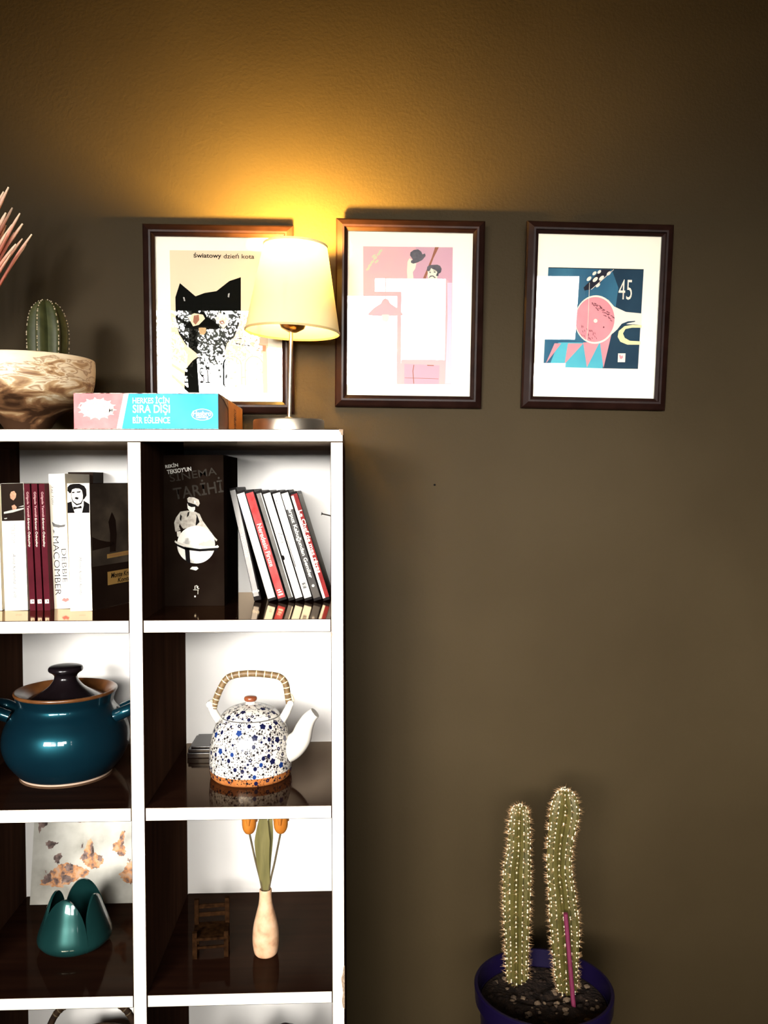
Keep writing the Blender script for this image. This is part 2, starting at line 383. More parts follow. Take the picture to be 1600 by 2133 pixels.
M_bdark = noisy('deep_blue_print', [(.3, (.008, .030, .055)), (.7, (.014, .045, .075))], 18, 4, .7, .2)
M_teal = noisy('teal_print', [(.3, (.06, .34, .42)), (.7, (.10, .44, .50))], 14, 4, .7, .2)
M_rose = noisy('rose_print', [(.3, (.62, .22, .25)), (.7, (.72, .30, .32))], 20, 5, .7, .2)
M_line = mat('print_line', (.84, .74, .60), .7, spec=.2); M_sage = mat('sage_print', (.55, .58, .36), .8, spec=.2)
M_brownp = mat('print_brown', (.30, .12, .07), .8, spec=.2)

t, fr, A = picture('framed_poster', 'framed cat poster with peach background, behind the table lamp', -.2466, .1303, .25, .048, .000882, (455.3, 664))
dec(fr, 'print', A((354, 521), (556, 521), (556, 815), (354, 815)), M_peach, t, .0002)
dec(fr, 'cat_figure', A((364, 617), (374, 588), (406, 615), (425, 608), (450, 604), (477, 583), (501, 575), (500, 645), (496, 672), (486, 698), (470, 712), (464, 735), (470, 760), (471, 815), (379, 815), (381, 768), (398, 748), (412, 738), (384, 715), (370, 692), (364, 660)), M_black, t, .0004)
txt(fr, 'światowy', *A((432, 532.2))[0], .0510, .0116, M_ink, t, .0006, bold=.018)
txt(fr, 'dzień kota', *A((497.5, 531.9))[0], .0560, .0090, M_ink, t, .0006, bold=.006)
decs(fr, 'cat_eye', [A((389, 657), (403, 650), (421, 653), (425, 661), (412, 674), (400, 677)), A((446, 662), (455, 648), (475, 660), (474, 670), (463, 682))], M_peach, t, .0006)
decs(fr, 'cat_pupil', [A((402, 655), (412, 653), (413, 664), (405, 674), (400, 668)), A((455, 666), (463, 664), (466, 671), (457, 673))], M_brownp, t, .0008)
decs(fr, 'ear_fleck', [A((380, 617), (383, 617), (384.5, 625), (382, 625)), A((474, 609), (477.5, 608), (476, 617), (473, 616))], M_lgrey, t, .0006)
decs(fr, 'caption_line', [A((488, 683), (500, 683.6), (500, 684.8), (488, 684.4)), A((482, 700), (508, 702), (508, 703.6), (482, 701.6)), A((487, 711), (522, 717), (522, 719), (487, 713))], M_ink, t, .0006)
dec(fr, 'orange_patch', A((537, 714), (552, 716), (551, 729), (534, 727)), mat('orange_print', (.70, .30, .16), .8, spec=.2), t, .0006)

t, fr, A = picture('framed_poster', 'framed pink poster with a raised bowler hat, middle of the three pictures', .1046, .1420, .62, .061, .000895, (850.3, 656))
dec(fr, 'print', A((754, 517.5), (940, 518), (938.5, 799), (755, 799)), M_pinkp, t, .0002)
dec(fr, 'mauve_area', A((862, 518), (940, 518), (939, 600), (930, 585), (850, 585), (852, 560), (872, 548)), M_mauve, t, .0003)
dec(fr, 'lilac_strip', A((929, 590), (939, 590), (938, 798), (926, 798), (930, 660)), M_lilac, t, .0004)
dec(fr, 'diagonal_band', A((903, 518), (911, 518), (900, 540), (884, 582), (878, 582), (896, 540)), M_brownp, t, .00035)
dec(fr, 'arm', A((846, 548), (850, 541), (858, 546), (864, 552), (862, 562), (857, 569), (859, 586), (846, 586), (845, 566)), M_cream, t, .0005)
decs(fr, 'leaf_spray', [A(*[(x, y) for x, y in ell(cx, cy, 5, 2.4, 8, rot=-.7)]) for cx, cy in ((768, 556), (773, 549), (779, 541), (786, 533), (790, 527), (776, 537), (782, 548), (764, 563))], M_sage, t, .0004)
dec(fr, 'bowler_hat', A((851, 535), (852, 529), (859, 524), (868, 523), (874, 527), (877, 533), (882, 531), (883.5, 536), (877, 544), (868, 549), (858, 552), (853, 550), (853, 546), (857, 544)), M_slate, t, .0007)
dec(fr, 'face', A((888, 566), (890, 560), (900, 560), (911, 563), (912, 572), (908, 578), (907, 586), (890, 586), (888, 578)), M_cream, t, .0005)
dec(fr, 'hair', A((886, 566), (887, 558), (892, 554.5), (899, 554), (908, 553.5), (914, 556), (917, 562), (915.5, 569), (911, 572), (910, 577), (905, 576), (908, 569), (905, 565), (899, 563), (895, 560.5), (893, 565), (890, 567)), M_slate, t, .0007)
decs(fr, 'face_detail', [A(*stroke([(890, 581), (894, 577), (899, 576.5), (903, 580), (905, 579)], [.8, 2.6, 2.2, 2.4, .8])), A(*ell(893, 569.5, 2.2, 1.2, 8)), A(*ell(902.5, 568.5, 2.4, 1.3, 8)), A(*stroke([(890, 567), (895, 566.8)], .9)), A(*stroke([(899, 566), (906, 565.5)], .9))], M_slate, t, .0007)
decs(fr, 'figure_panel', [A((840, 757), (914, 760), (913, 799), (840, 799))], M_mauve, t, .0005)
decs(fr, 'figure_lines', [A(*stroke([(860, 759), (858, 772), (860, 798)], 1.6)), A(*stroke([(888, 760), (902, 760.5)], 1.8)), A(*stroke([(841, 786), (912, 788)], .9))], M_brownp, t, .0007)

t, fr, A = picture('framed_record_sleeve', 'framed blue record sleeve with pink disc, rightmost of the three pictures', .4557, .1395, 1.0, .0626, .000905, (1238.6, 660))
dec(fr, 'print', A((1136, 560), (1335, 562), (1329, 766), (1129.5, 762)), M_blue, t, .0002)
dec(fr, 'print_edge', A(*stroke([(1136, 560), (1335, 562.5)], 1.4)), M_ink, t, .0004)
dec(fr, 'deep_blue_area', A((1268, 562.5), (1335, 563), (1331, 700), (1329, 766), (1253, 765), (1262, 722), (1272, 690), (1283, 600)), M_bdark, t, .0003)
dec(fr, 'teal_field', A((1143, 757), (1160, 712), (1258, 712), (1262, 730), (1254, 765), (1130, 762)), M_teal, t, .0004)
decs(fr, 'pink_spike', [A((1152, 714), (1166, 714), (1134, 756)), A((1180, 714), (1212, 714), (1174, 756)), A((1212, 712), (1247, 710), (1221, 763)), A((1247, 710), (1272, 690), (1256, 764))], M_rose, t, .0005)
dec(fr, 'disc_rim', A(*ell(1236.5, 665, 43.5, 49.5, 44)), M_line, t, .0007)
dec(fr, 'guitar_body', A((1262, 624), (1275, 638), (1300, 649), (1334, 652), (1333, 676), (1318, 674), (1300, 674), (1288, 680), (1277, 690), (1262, 702)), M_line, t, .0006)
dec(fr, 'yellow_scroll', A((1334, 676), (1315, 675), (1298, 678), (1286, 688), (1284, 700), (1290, 710), (1305, 716), (1332, 716), (1332, 709), (1310, 708), (1299, 702), (1295, 693), (1300, 684), (1314, 681), (1334, 681)), mat('pale_yellow_print', (.74, .66, .36), .7, spec=.2), t, .0007)
dec(fr, 'dark_curve', A((1284, 683), (1292, 673), (1305, 668), (1320, 667), (1320, 669), (1305, 672), (1294, 678), (1287, 687)), M_bdark, t, .0009)
dec(fr, 'pink_disc', A(*ell(1235.5, 665, 41, 46, 44)), M_rose, t, .0009)
dec(fr, 'disc_hole', A(*ell(1236.6, 667.5, 4, 4, 16)), M_line, t, .0011)
rnd = random.Random(9); polys = []
for k in range(30):
    x = 1228 + k * 1.5 + rnd.uniform(-2, 2); y = 632 + k * 1.05 + rnd.uniform(-6, 6)
    polys.append(A(*stroke([(x, y), (x + 3 + rnd.uniform(0, 3), y + 2.2)], .9 + rnd.random())))
for k in range(24):
    x = 1207 + rnd.uniform(0, 32); y = 678 + (x - 1207) * .45 + rnd.uniform(-3, 17)
    if ((x - 1235) / 40) ** 2 + ((y - 665) / 45) ** 2 < .92: polys.append(A(*stroke([(x, y), (x + 1.5, y + 4)], .9)))
polys.append(A(*ell(1254, 680.5, 1.5, 2, 8)))
decs(fr, 'disc_scribble', polys, mat('wine_ink', (.16, .035, .05), .7, spec=.2), t, .0012)
dec(fr, 'guitar_neck', A((1247, 563), (1266, 563), (1240, 596), (1222, 604), (1212, 606), (1210, 600), (1225, 585)), mat('print_navy_black', (.012, .012, .022), .7, spec=.2), t, .0006)
decs(fr, 'tuning_peg', [A(*ell(x, y, rx, ry, 12, rot=-.75)) for x, y, rx, ry in ((1221, 582, 6, 3.4), (1234, 583.5, 6.5, 3.6), (1247, 580.5, 6.5, 3.4), (1232, 571, 5, 3), (1242, 568, 4.5, 2.8), (1262, 571, 5.5, 3), (1240, 595, 5.5, 3))] + [A(*stroke([(1226, 604), (1272, 563)], 1))], M_line, t, .0008)
decs(fr, 'string_line', [A(*stroke([(1222, 590), (1221, 668), (1219, 708)], .8))], M_line, t, .0013)
txt(fr, '45', *A((1297.5, 603.5))[0], .0255, .0370, M_line, t, .0008, bold=-.004)
dec(fr, 'stamp', A((1286, 734), (1301.5, 734), (1301, 752), (1285.5, 752)), M_line, t, .0008)
dec(fr, 'stamp_figure', A((1288, 738), (1291, 736.5), (1292, 740), (1296, 738), (1296.5, 743), (1293, 746), (1290, 745)), M_rose, t, .001)

# ------------------------------------------------------------------ table lamp
t = thing('table_lamp', (-.1108, .215, Z0), 'small table lamp with lit cream cone shade and steel foot', 'lamp'); t.scale = (1.06, 1.06, 1.08)
q = MB(); q.lathe([(.0, 0), (.0565, 0), (.0580, .0015), (.0580, .0245), (.0568, .0268), (.010, .0272), (.0075, .031), (.0035, .0325), (0, .0325)], 64); q.build('base', M_steel, t, smooth=30)
T = Matrix.Rotation(R(1.6), 3, 'Y')
def tl(mb): mb.v = [tuple(T @ Vector(p)) for p in mb.v]; return mb
q = MB(); q.tube([(0, 0, .03), (0, 0, .19)], .0033, 14); tl(q).build('stem', M_steel, t, smooth=40)
T = Matrix.Rotation(R(2.3), 3, 'Y')
q = MB(); q.lathe([(.0, .168), (.008, .168), (.019, .174), (.0235, .185), (.0225, .185), (.018, .176), (.010, .1725), (.010, .19), (.012, .192), (.012, .215), (.0, .216)], 32); tl(q).build('bulb_holder', M_brass, t, smooth=40)
q = MB()
for a in (0.4, 0.4 + 2 * pi / 3, .4 + 4 * pi / 3): q.tube([(.010 * cos(a), .010 * sin(a), .205), (.0605 * cos(a), .0605 * sin(a), .236)], .0013, 6)
tl(q).build('shade_carrier', M_brass, t)
M_shade = shade_mat('cream_lamp_fabric', (.86, .69, .36), (.55, .52, .50), .028)
q = MB(); prof = [(.0770 - .0250 * k / 12, .1675 + .136 * k / 12) for k in range(13)]
vs = []; n = 72
q.lathe(prof, n); q.f = q.f[:-2]; q.m = q.m[:-2]
sh = tl(q).build('lamp_shade', M_shade, t, smooth=60)
M_rim = mat('shade_binding', (.60, .40, .16), .6)
for r0, z0 in ((.0771, .1675), (.0521, .3035)):
    q = MB(); q.lathe([(r0 + .0006, z0 - .0012), (r0 + .0006, z0 + .0022), (r0 - .0008, z0 + .0022), (r0 - .0008, z0 - .0012), (r0 + .0006, z0 - .0012)], n); q.f = q.f[:-2]; q.m = q.m[:-2]; tl(q).build('shade_binding', M_rim if z0 < .2 else M_shade, t)
q = MB(); q.lathe([(0, .213), (.010, .215), (.013, .226), (.022, .247), (.0225, .258), (.018, .272), (.008, .279), (0, .280)], 24); tl(q).build('bulb', mat('lit_bulb', (1, .85, .6), .4, emit=(1.0, .62, .26), es=25), t, smooth=60)
lb = bpy.data.lights.new('bulb_glow', 'POINT'); lb.energy = 86; lb.color = (1.0, .61, .12); lb.shadow_soft_size = .012
lo = bpy.data.objects.new('bulb_glow', lb); COL.objects.link(lo); lo.parent = t; lo.location = T @ Vector((0, 0, .2875))

# ------------------------------------------------------------------ board game box
t = thing('board_game_box', (-.3076, .1485, Z0), 'flat red and blue board game box on top of the bookcase', 'box')
bx0, bx1, by0, by1, bh = -.1071, .1071, -.1365, .1365, .0542
M_gred = noisy('box_red', [(.3, (.66, .16, .17)), (.7, (.80, .28, .27))], 30, 5, .6, .3); M_gblue = noisy('box_blue', [(.3, (.012, .33, .56)), (.7, (.045, .42, .64))], 20, 5, .6, .3)
M_gor = noisy('box_orange', [(.3, (.40, .14, .02)), (.7, (.52, .21, .04))], 30, 5, .6, .3); M_gbr = noisy('box_maroon', [(.3, (.06, .014, .010)), (.7, (.10, .028, .018))], 30, 5, .6, .3)
q = MB(); q.box(bx0, bx1, by0, by1, 0.0008, bh - .0006); q.build('box_body', M_gbr, t, bevel=.0008)
q = MB(); q.box(bx0 - .0005, bx1 + .0005, by0 - .0005, by1 + .0005, bh - .0008, bh); q.box(bx0 - .0005, bx1 + .0005, by0 - .0006, by1 + .0005, 0, .0010); q.build('worn_edge', noisy('box_worn_edge', [(.4, (.16, .05, .04)), (.6, (.75, .66, .52))], 160, 4, .7), t)
fr = Fr((bx0, by0, 0)); k = .214 / 302
def G(*p): return [((x - 153) * k, (892 - y) * .0542 / 75.5) for x, y in p]
dec(fr, 'red_field', G((153.6, 890.5), (246, 890.5), (262, 818), (153.6, 818)), M_gred, t, .0008)
dec(fr, 'blue_field', G((250, 890.5), (454.6, 890.5), (454.6, 818), (266, 818)), M_gblue, t, .0008)
dec(fr, 'white_stripe', G((242, 890.5), (253, 890.5), (268, 818), (258, 818)), M_paper, t, .0011)
pts = []
for i in range(56):
    a = 2 * pi * i / 56; rr = 1.22 if i % 4 == 1 else 1.0
    pts.append((202 + 34 * rr * cos(a), 849 + 19.5 * rr * sin(a)))
dec(fr, 'burst_emblem', G(*pts), M_paper, t, .0011)
M_gink = mat('box_grey_ink', (.30, .22, .20), .7)
decs(fr, 'emblem_outline', [G(*stroke([(184, 852), (180, 858), (186, 865), (198, 868), (212, 866), (220, 866), (226, 860), (222, 854)], .8)), G(*stroke([(190, 842), (196, 837), (208, 838), (216, 843), (219, 850)], .8)), G(*stroke([(193, 858), (203, 857), (212, 859)], .7))], M_gink, t, .0013)
ef = fr.turn(-6); c0 = G((200, 847.5))[0]
e2 = Fr(fr.pt(*c0), ef.U, ef.V)
txt(e2, 'CRANIUM', 0, 0, .0524, .0104, M_gink, t, .0014, bold=.008)
txt(e2, 'CRANIUM', 0, 0, .0512, .0092, M_paper, t, .0016)
txt(fr, 'HERKES İÇİN', *G((314.5, 831.5))[0], .0545, .0135, M_paper, t, .0013, bold=.012)
txt(fr, 'SIRA DIŞI', *G((315, 851))[0], .0550, .0162, M_paper, t, .0013, bold=.016)
txt(fr, 'BİR EĞLENCE', *G((315, 870.5))[0], .0550, .0128, M_paper, t, .0013, bold=.012)
dec(fr, 'oval_badge_rim', G(*ell(421, 861, 22.5, 12, 32)), M_paper, t, .0011)
dec(fr, 'oval_badge', G(*ell(421, 861, 21.3, 10.9, 32)), mat('badge_blue', (.05, .26, .48), .6), t, .0013)
txt(fr, 'Hasbro', *G((421, 858.5))[0], .0272, .0075, M_paper, t, .0015, bold=.02); txt(fr, 'Gaming', *G((421, 866.5))[0], .0185, .0052, M_paper, t, .0015, bold=.01)
sf = Fr((bx1, by0, 0), (0, 1, 0), (0, 0, 1))
dec(sf, 'orange_field', rect(.098, .2725, .0012, .0530), M_gor, t, .0008)
dec(sf, 'pale_scuff', [(.004, .0535), (.10, .0533), (.092, .040), (.06, .047)], noisy('scuffed_card', [(.35, (.14, .05, .03)), (.65, (.55, .38, .26))], 60, 5, .7), t, .0009)
txt(Fr(sf.pt(.175, .027), (0, 0, 1), (0, -1, 0)), 'yaratıcı', 0, 0, .036, .040, mat('box_dark_ink', (.07, .018, .008), .7), t, .0011, slant=.3, bold=.02)
decs(sf, 'print_mark', [rect(.250, .262, .004, .009), rect(.252, .266, .011, .016)], M_ink, t, .0011)

# ------------------------------------------------------------------ bowl with cactus, dried grass
def cactus_parts(t, path, rad, ribs, m_stem, seed, step, spine, areole, amp=.10, n=None, up=(0, 1, 0), phase=0.0):
    P = spl([(*p, r) for p, r in zip(path, rad)], 8); pts = [p[:3] for p in P]; rr = [p[3] for p in P]
    n = n or ribs * 6
    mod = lambda a, i: 1 + amp * (cos(ribs * (a + phase)) - .4 * (1 - abs(cos(ribs * (a + phase) / 2))))
    q = MB(); q.tube(pts, rr, n, mod=mod, up=up, t01=True); q.build('stem', m_stem, t, smooth=70)
    rnd = random.Random(seed); qa = MB(); qs = MB()
    V = [Vector(p) for p in pts]; u = None; acc = [step * rnd.random() for _ in range(ribs)]
    for i in range(len(V) - 1):
        seg = (V[i + 1] - V[i]); d = (V[min(i + 1, len(V) - 1)] - V[max(i - 1, 0)]).normalized()
        if u is None: u = Vector(up); u = (u - d * u.dot(d)).normalized()
        else: u = (u - d * u.dot(d)).normalized()
        w = d.cross(u); L = seg.length
        st = step * (.55 if rr[i] < .6 * max(rr) and i > len(V) * .6 else 1)
        for k in range(ribs):
            a = 2 * pi * k / ribs - phase; acc[k] += L
            while acc[k] >= st:
                acc[k] -= st; f = rnd.random(); c = V[i] + seg * f; nrm = (u * cos(a) + w * sin(a))
                r_ = rr[i] * (1 - f) + rr[i + 1] * f; p = c + nrm * (r_ * (1 + amp))
                if areole: qa.blob(p, areole * rnd.uniform(.8, 1.25), 6, sq=(1, 1, 1.5))
                for s_ in range(5):
                    v = (nrm * rnd.uniform(.6, 1.2) + w.cross(nrm) * 0 + d * rnd.uniform(-.8, .8) + nrm.cross(d) * rnd.uniform(-.9, .9)).normalized()
                    ln = spine * rnd.uniform(.5, 1.3); b = v.orthogonal().normalized() * (spine * .032); b2 = v.cross(b)
                    qs.add([p + b, p - b * .5 + b2 * .87, p - b * .5 - b2 * .87, p + v * ln], [(0, 1, 3), (1, 2, 3), (2, 0, 3)])
    return qa, qs
M_bowl = noisy('marbled_clay', [(.30, (.05, .022, .010)), (.42, (.22, .105, .045)), (.495, (.50, .32, .16)), (.54, (.78, .66, .46)), (.575, (.34, .19, .09)), (.60, (.74, .60, .40)), (.75, (.78, .67, .48))], 13, 9, .45, .4, bump=.25, bscale=40, stretch=(1, 1, 3.2), dist=1.3)
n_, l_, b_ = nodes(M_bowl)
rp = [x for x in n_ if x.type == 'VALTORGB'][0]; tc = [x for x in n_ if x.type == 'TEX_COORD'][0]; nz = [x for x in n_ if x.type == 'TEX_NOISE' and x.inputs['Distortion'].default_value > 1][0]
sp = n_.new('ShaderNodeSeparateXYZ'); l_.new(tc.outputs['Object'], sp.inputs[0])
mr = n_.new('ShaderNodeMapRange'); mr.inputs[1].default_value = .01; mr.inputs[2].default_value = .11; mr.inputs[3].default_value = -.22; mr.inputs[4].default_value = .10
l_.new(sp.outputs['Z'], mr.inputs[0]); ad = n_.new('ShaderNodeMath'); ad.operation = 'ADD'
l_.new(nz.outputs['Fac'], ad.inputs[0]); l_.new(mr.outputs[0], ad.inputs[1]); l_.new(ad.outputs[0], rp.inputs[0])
t = thing('cactus_bowl', (-.540, .165, Z0), 'round marbled cream and brown bowl planted with a short ribbed cactus', 'plant')
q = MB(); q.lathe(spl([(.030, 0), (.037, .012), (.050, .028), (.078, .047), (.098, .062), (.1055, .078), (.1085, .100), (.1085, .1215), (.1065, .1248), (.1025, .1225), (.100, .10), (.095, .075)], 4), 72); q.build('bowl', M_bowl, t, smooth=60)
q = MB(); q.lathe([(.0, .101), (.05, .103), (.0995, .098)], 40, close=True); q.build('soil', noisy('potting_soil', [(.3, (.02, .012, .008)), (.7, (.06, .035, .02))], 80, 5, .95, bump=.8, bscale=150), t)
M_cac = noisy('cactus_skin', [(.3, (.022, .026, .007)), (.7, (.050, .052, .016))], 60, 4, .55, .3)
qa, qs = cactus_parts(t, [(.034, .005, .095), (.034, .005, .135), (.034, .005, .175), (.032, .005, .205), (.031, .005, .219), (.031, .005, .2245)], [.0225, .0265, .0270, .0215, .0125, .002], 6, M_cac, 3, .0055, .003, .0011, amp=.20, up=(1.15, -1, 0))
o = qa.build('areoles', mat('areole_wool', (.42, .34, .22), .9), t); o['kind'] = 'stuff'
o = qs.build('spines', mat('dark_spine', (.16, .10, .05), .7), t); o['kind'] = 'stuff'

M_vase = mat('stoneware_vase', (.25, .20, .15), .5)
t = thing('stoneware_vase', (-.668, .165, Z0), 'plain stoneware vase holding the dried grass at the left end of the bookcase', 'vase')
q = MB(); q.lathe(spl([(.034, 0), (.044, .02), (.049, .06), (.040, .10), (.028, .125), (.030, .140), (.026, .139), (.024, .12), (.03, .08)], 4), 40); q.build('body', M_vase, t, smooth=60)
M_grass = attr_mat('dried_grass', (.26, .020, .014), (.95, .74, .52), .8)
for m in (M_grass,):
    for p_, c_ in ((.50, (.36, .045, .030)), (.80, (.76, .27, .18))):
        e = [x for x in m.node_tree.nodes if x.type == 'VALTORGB'][0].color_ramp.elements.new(p_); e.color = (*c_, 1)
t = thing('dried_grass_bunch', (-.668, .165, Z0 + .10), 'bunch of reddish dried grass stalks with pale tips, at the left edge', 'plant')
rnd = random.Random(7)
tips = [(17, 402, 0), (27, 415, .01), (37, 406, -.01), (44, 447, .02), (31, 457, -.015), (59, 458, .0), (64, 479, .012), (82, 500, -.008), (63, 509, .02), (43, 481, .0), (30, 482, .025), (31, 497, -.02), (14, 520, .0), (10, 480, -.01), (-5, 420, .0), (-20, 400, .02), (-45, 410, -.02), (-70, 420, .01), (-95, 405, 0), (-120, 425, .02), (3, 540, -.02), (-15, 470, -.03), (25, 540, .03), (8, 455, .03), (50, 520, -.03), (22, 560, .02), (38, 540, .0), (6, 580, -.01), (47, 497, .015), (20, 440, -.02), (70, 520, .01), (2, 500, .015), (-8, 545, .03)]
for x, y, dy in tips:
    d_ = 1.4474 + dy; X = (x - 735) / 1783 * d_ + .668 + .002; Z = (1005.7 - y) / 1783 * d_ - .18
    tip = Vector((X, dy, Z)); b = Vector((rnd.uniform(-.008, .008), rnd.uniform(-.008, .008), -.05)); mid = b.lerp(tip, .5) + Vector((-.012, 0, .012)) + Vector((rnd.uniform(-.004, .004), 0, rnd.uniform(-.004, .004)))
    P = spl([tuple(b), tuple(b.lerp(mid, .5) + Vector((-.003, 0, .002))), tuple(mid), tuple(mid.lerp(tip, .6) + Vector((-.003 + rnd.uniform(-.002, .003), 0, .003))), tuple(tip)], 4)
    n = len(P); w = rnd.uniform(.0018, .0027)
    rad = [(.0012 if i < n * .3 else w * min(1, (i - n * .3) / (n * .2)) * (1 if i < n * .85 else max(.25, (n - i) / (n * .15))) * (1 + rnd.uniform(-.15, .15)) + .0004) for i in range(n)]
    q = MB(); q.tube(P, rad, 7); q.build('stalk', M_grass, t, smooth=60)
# ------------------------------------------------------------------ books
def book(name, label, x, y, z, th, h, dep, lean, mc, group=None, cat='book', turn=0):
    t = thing(name, (x, y, z), label, cat, group, rot=(0, R(lean), R(turn)))
    q = MB(); c = .0009
    q.box(0, th, 0, c, 0, h); q.box(0, c, c, dep, 0, h); q.box(th - c, th, c, dep, 0, h); q.build('cover', mc, t)
    q = MB(); q.box(c, th - c, c, dep - .002, .0012, h - .0012); q.build('pages', M_page, t)
    return t, Fr((0, 0, 0))
GB = 'books in the upper left cell'
M_spw = noisy('white_book_cover', [(.3, (.84, .765, .62)), (.7, (.88, .805, .66))], 30, 4, .5, .3)
M_bdk = noisy('dark_book_cover', [(.3, (.010, .005, .0035)), (.7, (.020, .011, .007))], 10, 5, .6, .03)
M_mar = noisy('maroon_cover', [(.3, (.050, .0035, .0075)), (.7, (.078, .0060, .013))], 30, 5, .6, .04)
M_skin = noisy('printed_skin', [(.3, (.30, .13, .07)), (.7, (.50, .26, .15))], 200, 3, .7); M_gold = mat('ochre_print', (.36, .20, .05), .6); M_faint = mat('faint_ink', (.34, .30, .24), .7, spec=.2)
book('paperback', 'white paperback cut by the left edge of the photo', -.598, .106, Z1, .0355, .200, .135, -.9, M_spw, GB)
t, fr = book('paperback', 'white paperback with a dark writer painting atop its spine', -.5580, .106, Z1, .0362, .204, .135, -1.1, M_spw, GB)
dec(fr, 'spine_picture', rect(.0003, .0359, .1440, .2038), M_bdk, t, .0002)
decs(fr, 'printed_face', [[(.0145, .186), (.0165, .1905), (.0215, .1918), (.0245, .187), (.0235, .181), (.0195, .1765), (.015, .180)], [(.0165, .168), (.021, .170), (.0245, .166), (.023, .1615), (.0175, .162)]], M_skin, t, .0004)
decs(fr, 'printed_paper', [[(.004, .1585), (.015, .161), (.0355, .1645), (.0355, .1625), (.018, .1575), (.004, .1555)], [(.027, .166), (.0355, .1685), (.0355, .1665)], [(.004, .1485), (.009, .149), (.0085, .1475), (.005, .147)]], M_lgrey, t, .0005)
dn = fr.down()
txt(dn, 'TOLSTOY', -.1235, .0175, .0310, .0056, M_grey, t, .0004, bold=-.01)
txt(dn, 'Anna Karenina  1. cilt', -.0560, .0175, .0720, .0052, M_grey, t, .0004, slant=.35)
txt(fr, 'İletişim', .022, .0065, .010, .002, M_faint, t, .0004)
for i, x in enumerate((-.5180, -.5064, -.4948)):
    t, fr = book('paperback', ['thin maroon paperback touching the white spine with the writer painting', 'thin maroon paperback in the middle of the three', 'thin maroon paperback with a broad gap before the thick white novel'][i], x, .1045, Z1, .0090, .2035, .130, -1.8, M_mar, GB)
    txt(fr.down(), 'Gölgede Yanmak', -.1700, .0046, .0410, .0046, M_lgrey if 0 else mat('pink_letter', (.62, .36, .36), .7), t, .0004)
    txt(fr.down(), 'Erkmen Özbıçakçı', -.1255, .0046, .0455, .0046, M_paper, t, .0004)
    dec(fr, 'publisher_mark', rect(.0014, .0076, .0115, .0180), M_paper, t, .0003)
    decs(fr, 'mark_figure', [[(.0045, .0165), (.0062, .0165), (.0062, .014), (.0052, .0135)], rect(.0028, .0040, .0160, .0168)], M_mar, t, .0004)
t, fr = book('paperback', 'thick white novel, tallest in the row, with large black author lettering', -.4856, .1235, Z1, .0258, .2192, .130, -1.7, M_spw, GB)
txt(fr.down(), 'DEBBIE', -.0700, .0190, .0545, .0074, M_ink, t, .0004, bold=-.012)
txt(fr.down(), 'MACOMBER', -.0700, .0072, .0960, .0092, M_ink, t, .0004, bold=-.008)
decs(fr, 'spine_picture', [[(.002, .142), (.008, .138), (.016, .136), (.024, .137), (.022, .133), (.012, .132), (.004, .134)], [(.003, .130), (.006, .1265), (.0045, .122)]], M_grey, t, .0004)
decs(fr, 'spine_landscape', [[(.006, .129), (.012, .1305), (.018, .1285), (.0245, .130), (.024, .125), (.016, .1235), (.009, .1255)]], mat('pale_blue_print', (.42, .48, .52), .7), t, .00035)
txt(fr.down(), 'Yaz Yolu', -.184, .0055, .030, .0036, M_grey, t, .0004, slant=.3)
decs(fr, 'lips_mark', [[(.012, .0135), (.016, .0175), (.019, .0160), (.0225, .0175), (.0245, .0135), (.0185, .0105)]], mat('lip_red', (.62, .12, .10), .6), t, .0005)
t, fr = book('paperback', 'white paperback with a curly-haired portrait atop its spine', -.4512, .0965, Z1, .0345, .204, .130, -.7, M_spw, GB)
s_ = .204 / 1895.; F = lambda *p: [((x - 1000 - (y - 110) * .019) * s_ * 1.0, (2005 - y) * s_) for x, y in p]
dec(fr, 'spine_picture', F((1004, 112), (1325, 112), (1330, 548), (1004, 548)), M_paper, t, .0002)
decs(fr, 'portrait_hair', [F((1040, 260), (1005, 220), (1005, 165), (1040, 130), (1080, 118), (1180, 116), (1250, 150), (1280, 200), (1285, 290), (1250, 345), (1225, 350), (1230, 290), (1215, 215), (1180, 190), (1120, 185), (1075, 200), (1060, 245))], M_ink, t, .0004)
decs(fr, 'portrait_jacket', [F((1004, 548), (1004, 395), (1065, 375), (1075, 440), (1110, 548)), F((1325, 548), (1325, 420), (1240, 365), (1240, 440), (1215, 548)), F((1085, 455), (1150, 462), (1205, 440), (1215, 480), (1150, 482), (1095, 498))], M_ink, t, .0004)
decs(fr, 'portrait_features', [F((1070, 238), (1110, 232), (1108, 252), (1072, 256)), F((1140, 232), (1195, 226), (1195, 244), (1142, 250)), F((1105, 330), (1130, 310), (1170, 322), (1160, 350), (1130, 345)), F(*stroke([(1060, 245), (1065, 320), (1085, 380), (1140, 425), (1200, 410), (1235, 345)], [6, 8, 14, 24, 20, 8]))], M_ink, t, .0005)
txt(fr.down(), 'ALEXANDRE DUMAS', -.1270, .0180, .0520, .0040, M_faint, t, .0004)
txt(fr.down(), 'Monte Kristo Kontu', -.0560, .0175, .0610, .0046, M_grey, t, .0004, slant=.35)
txt(fr, 'İletişim', .019, .0065, .010, .002, M_faint, t, .0004)
a = R(70.5); cf = Fr((.0350, .0012, 0), (cos(a), sin(a), 0), (0, 0, 1))
q = MB(); q.prism(cf, rect(0, .132, 0, .204), -.0012, 0)
M_cov = noisy('dusky_cover_painting', [(.25, (.012, .008, .005)), (.5, (.045, .032, .022)), (.72, (.10, .075, .05))], 14, 5, .5, .3, stretch=(1, 1, 1.6))
fc = plabel(q.build('front_cover', M_bdk, t), 'dark landscape front cover, standing open')
dec(cf, 'cover_painting', rect(.001, .131, .070, .203), M_cov, fc, .0003)
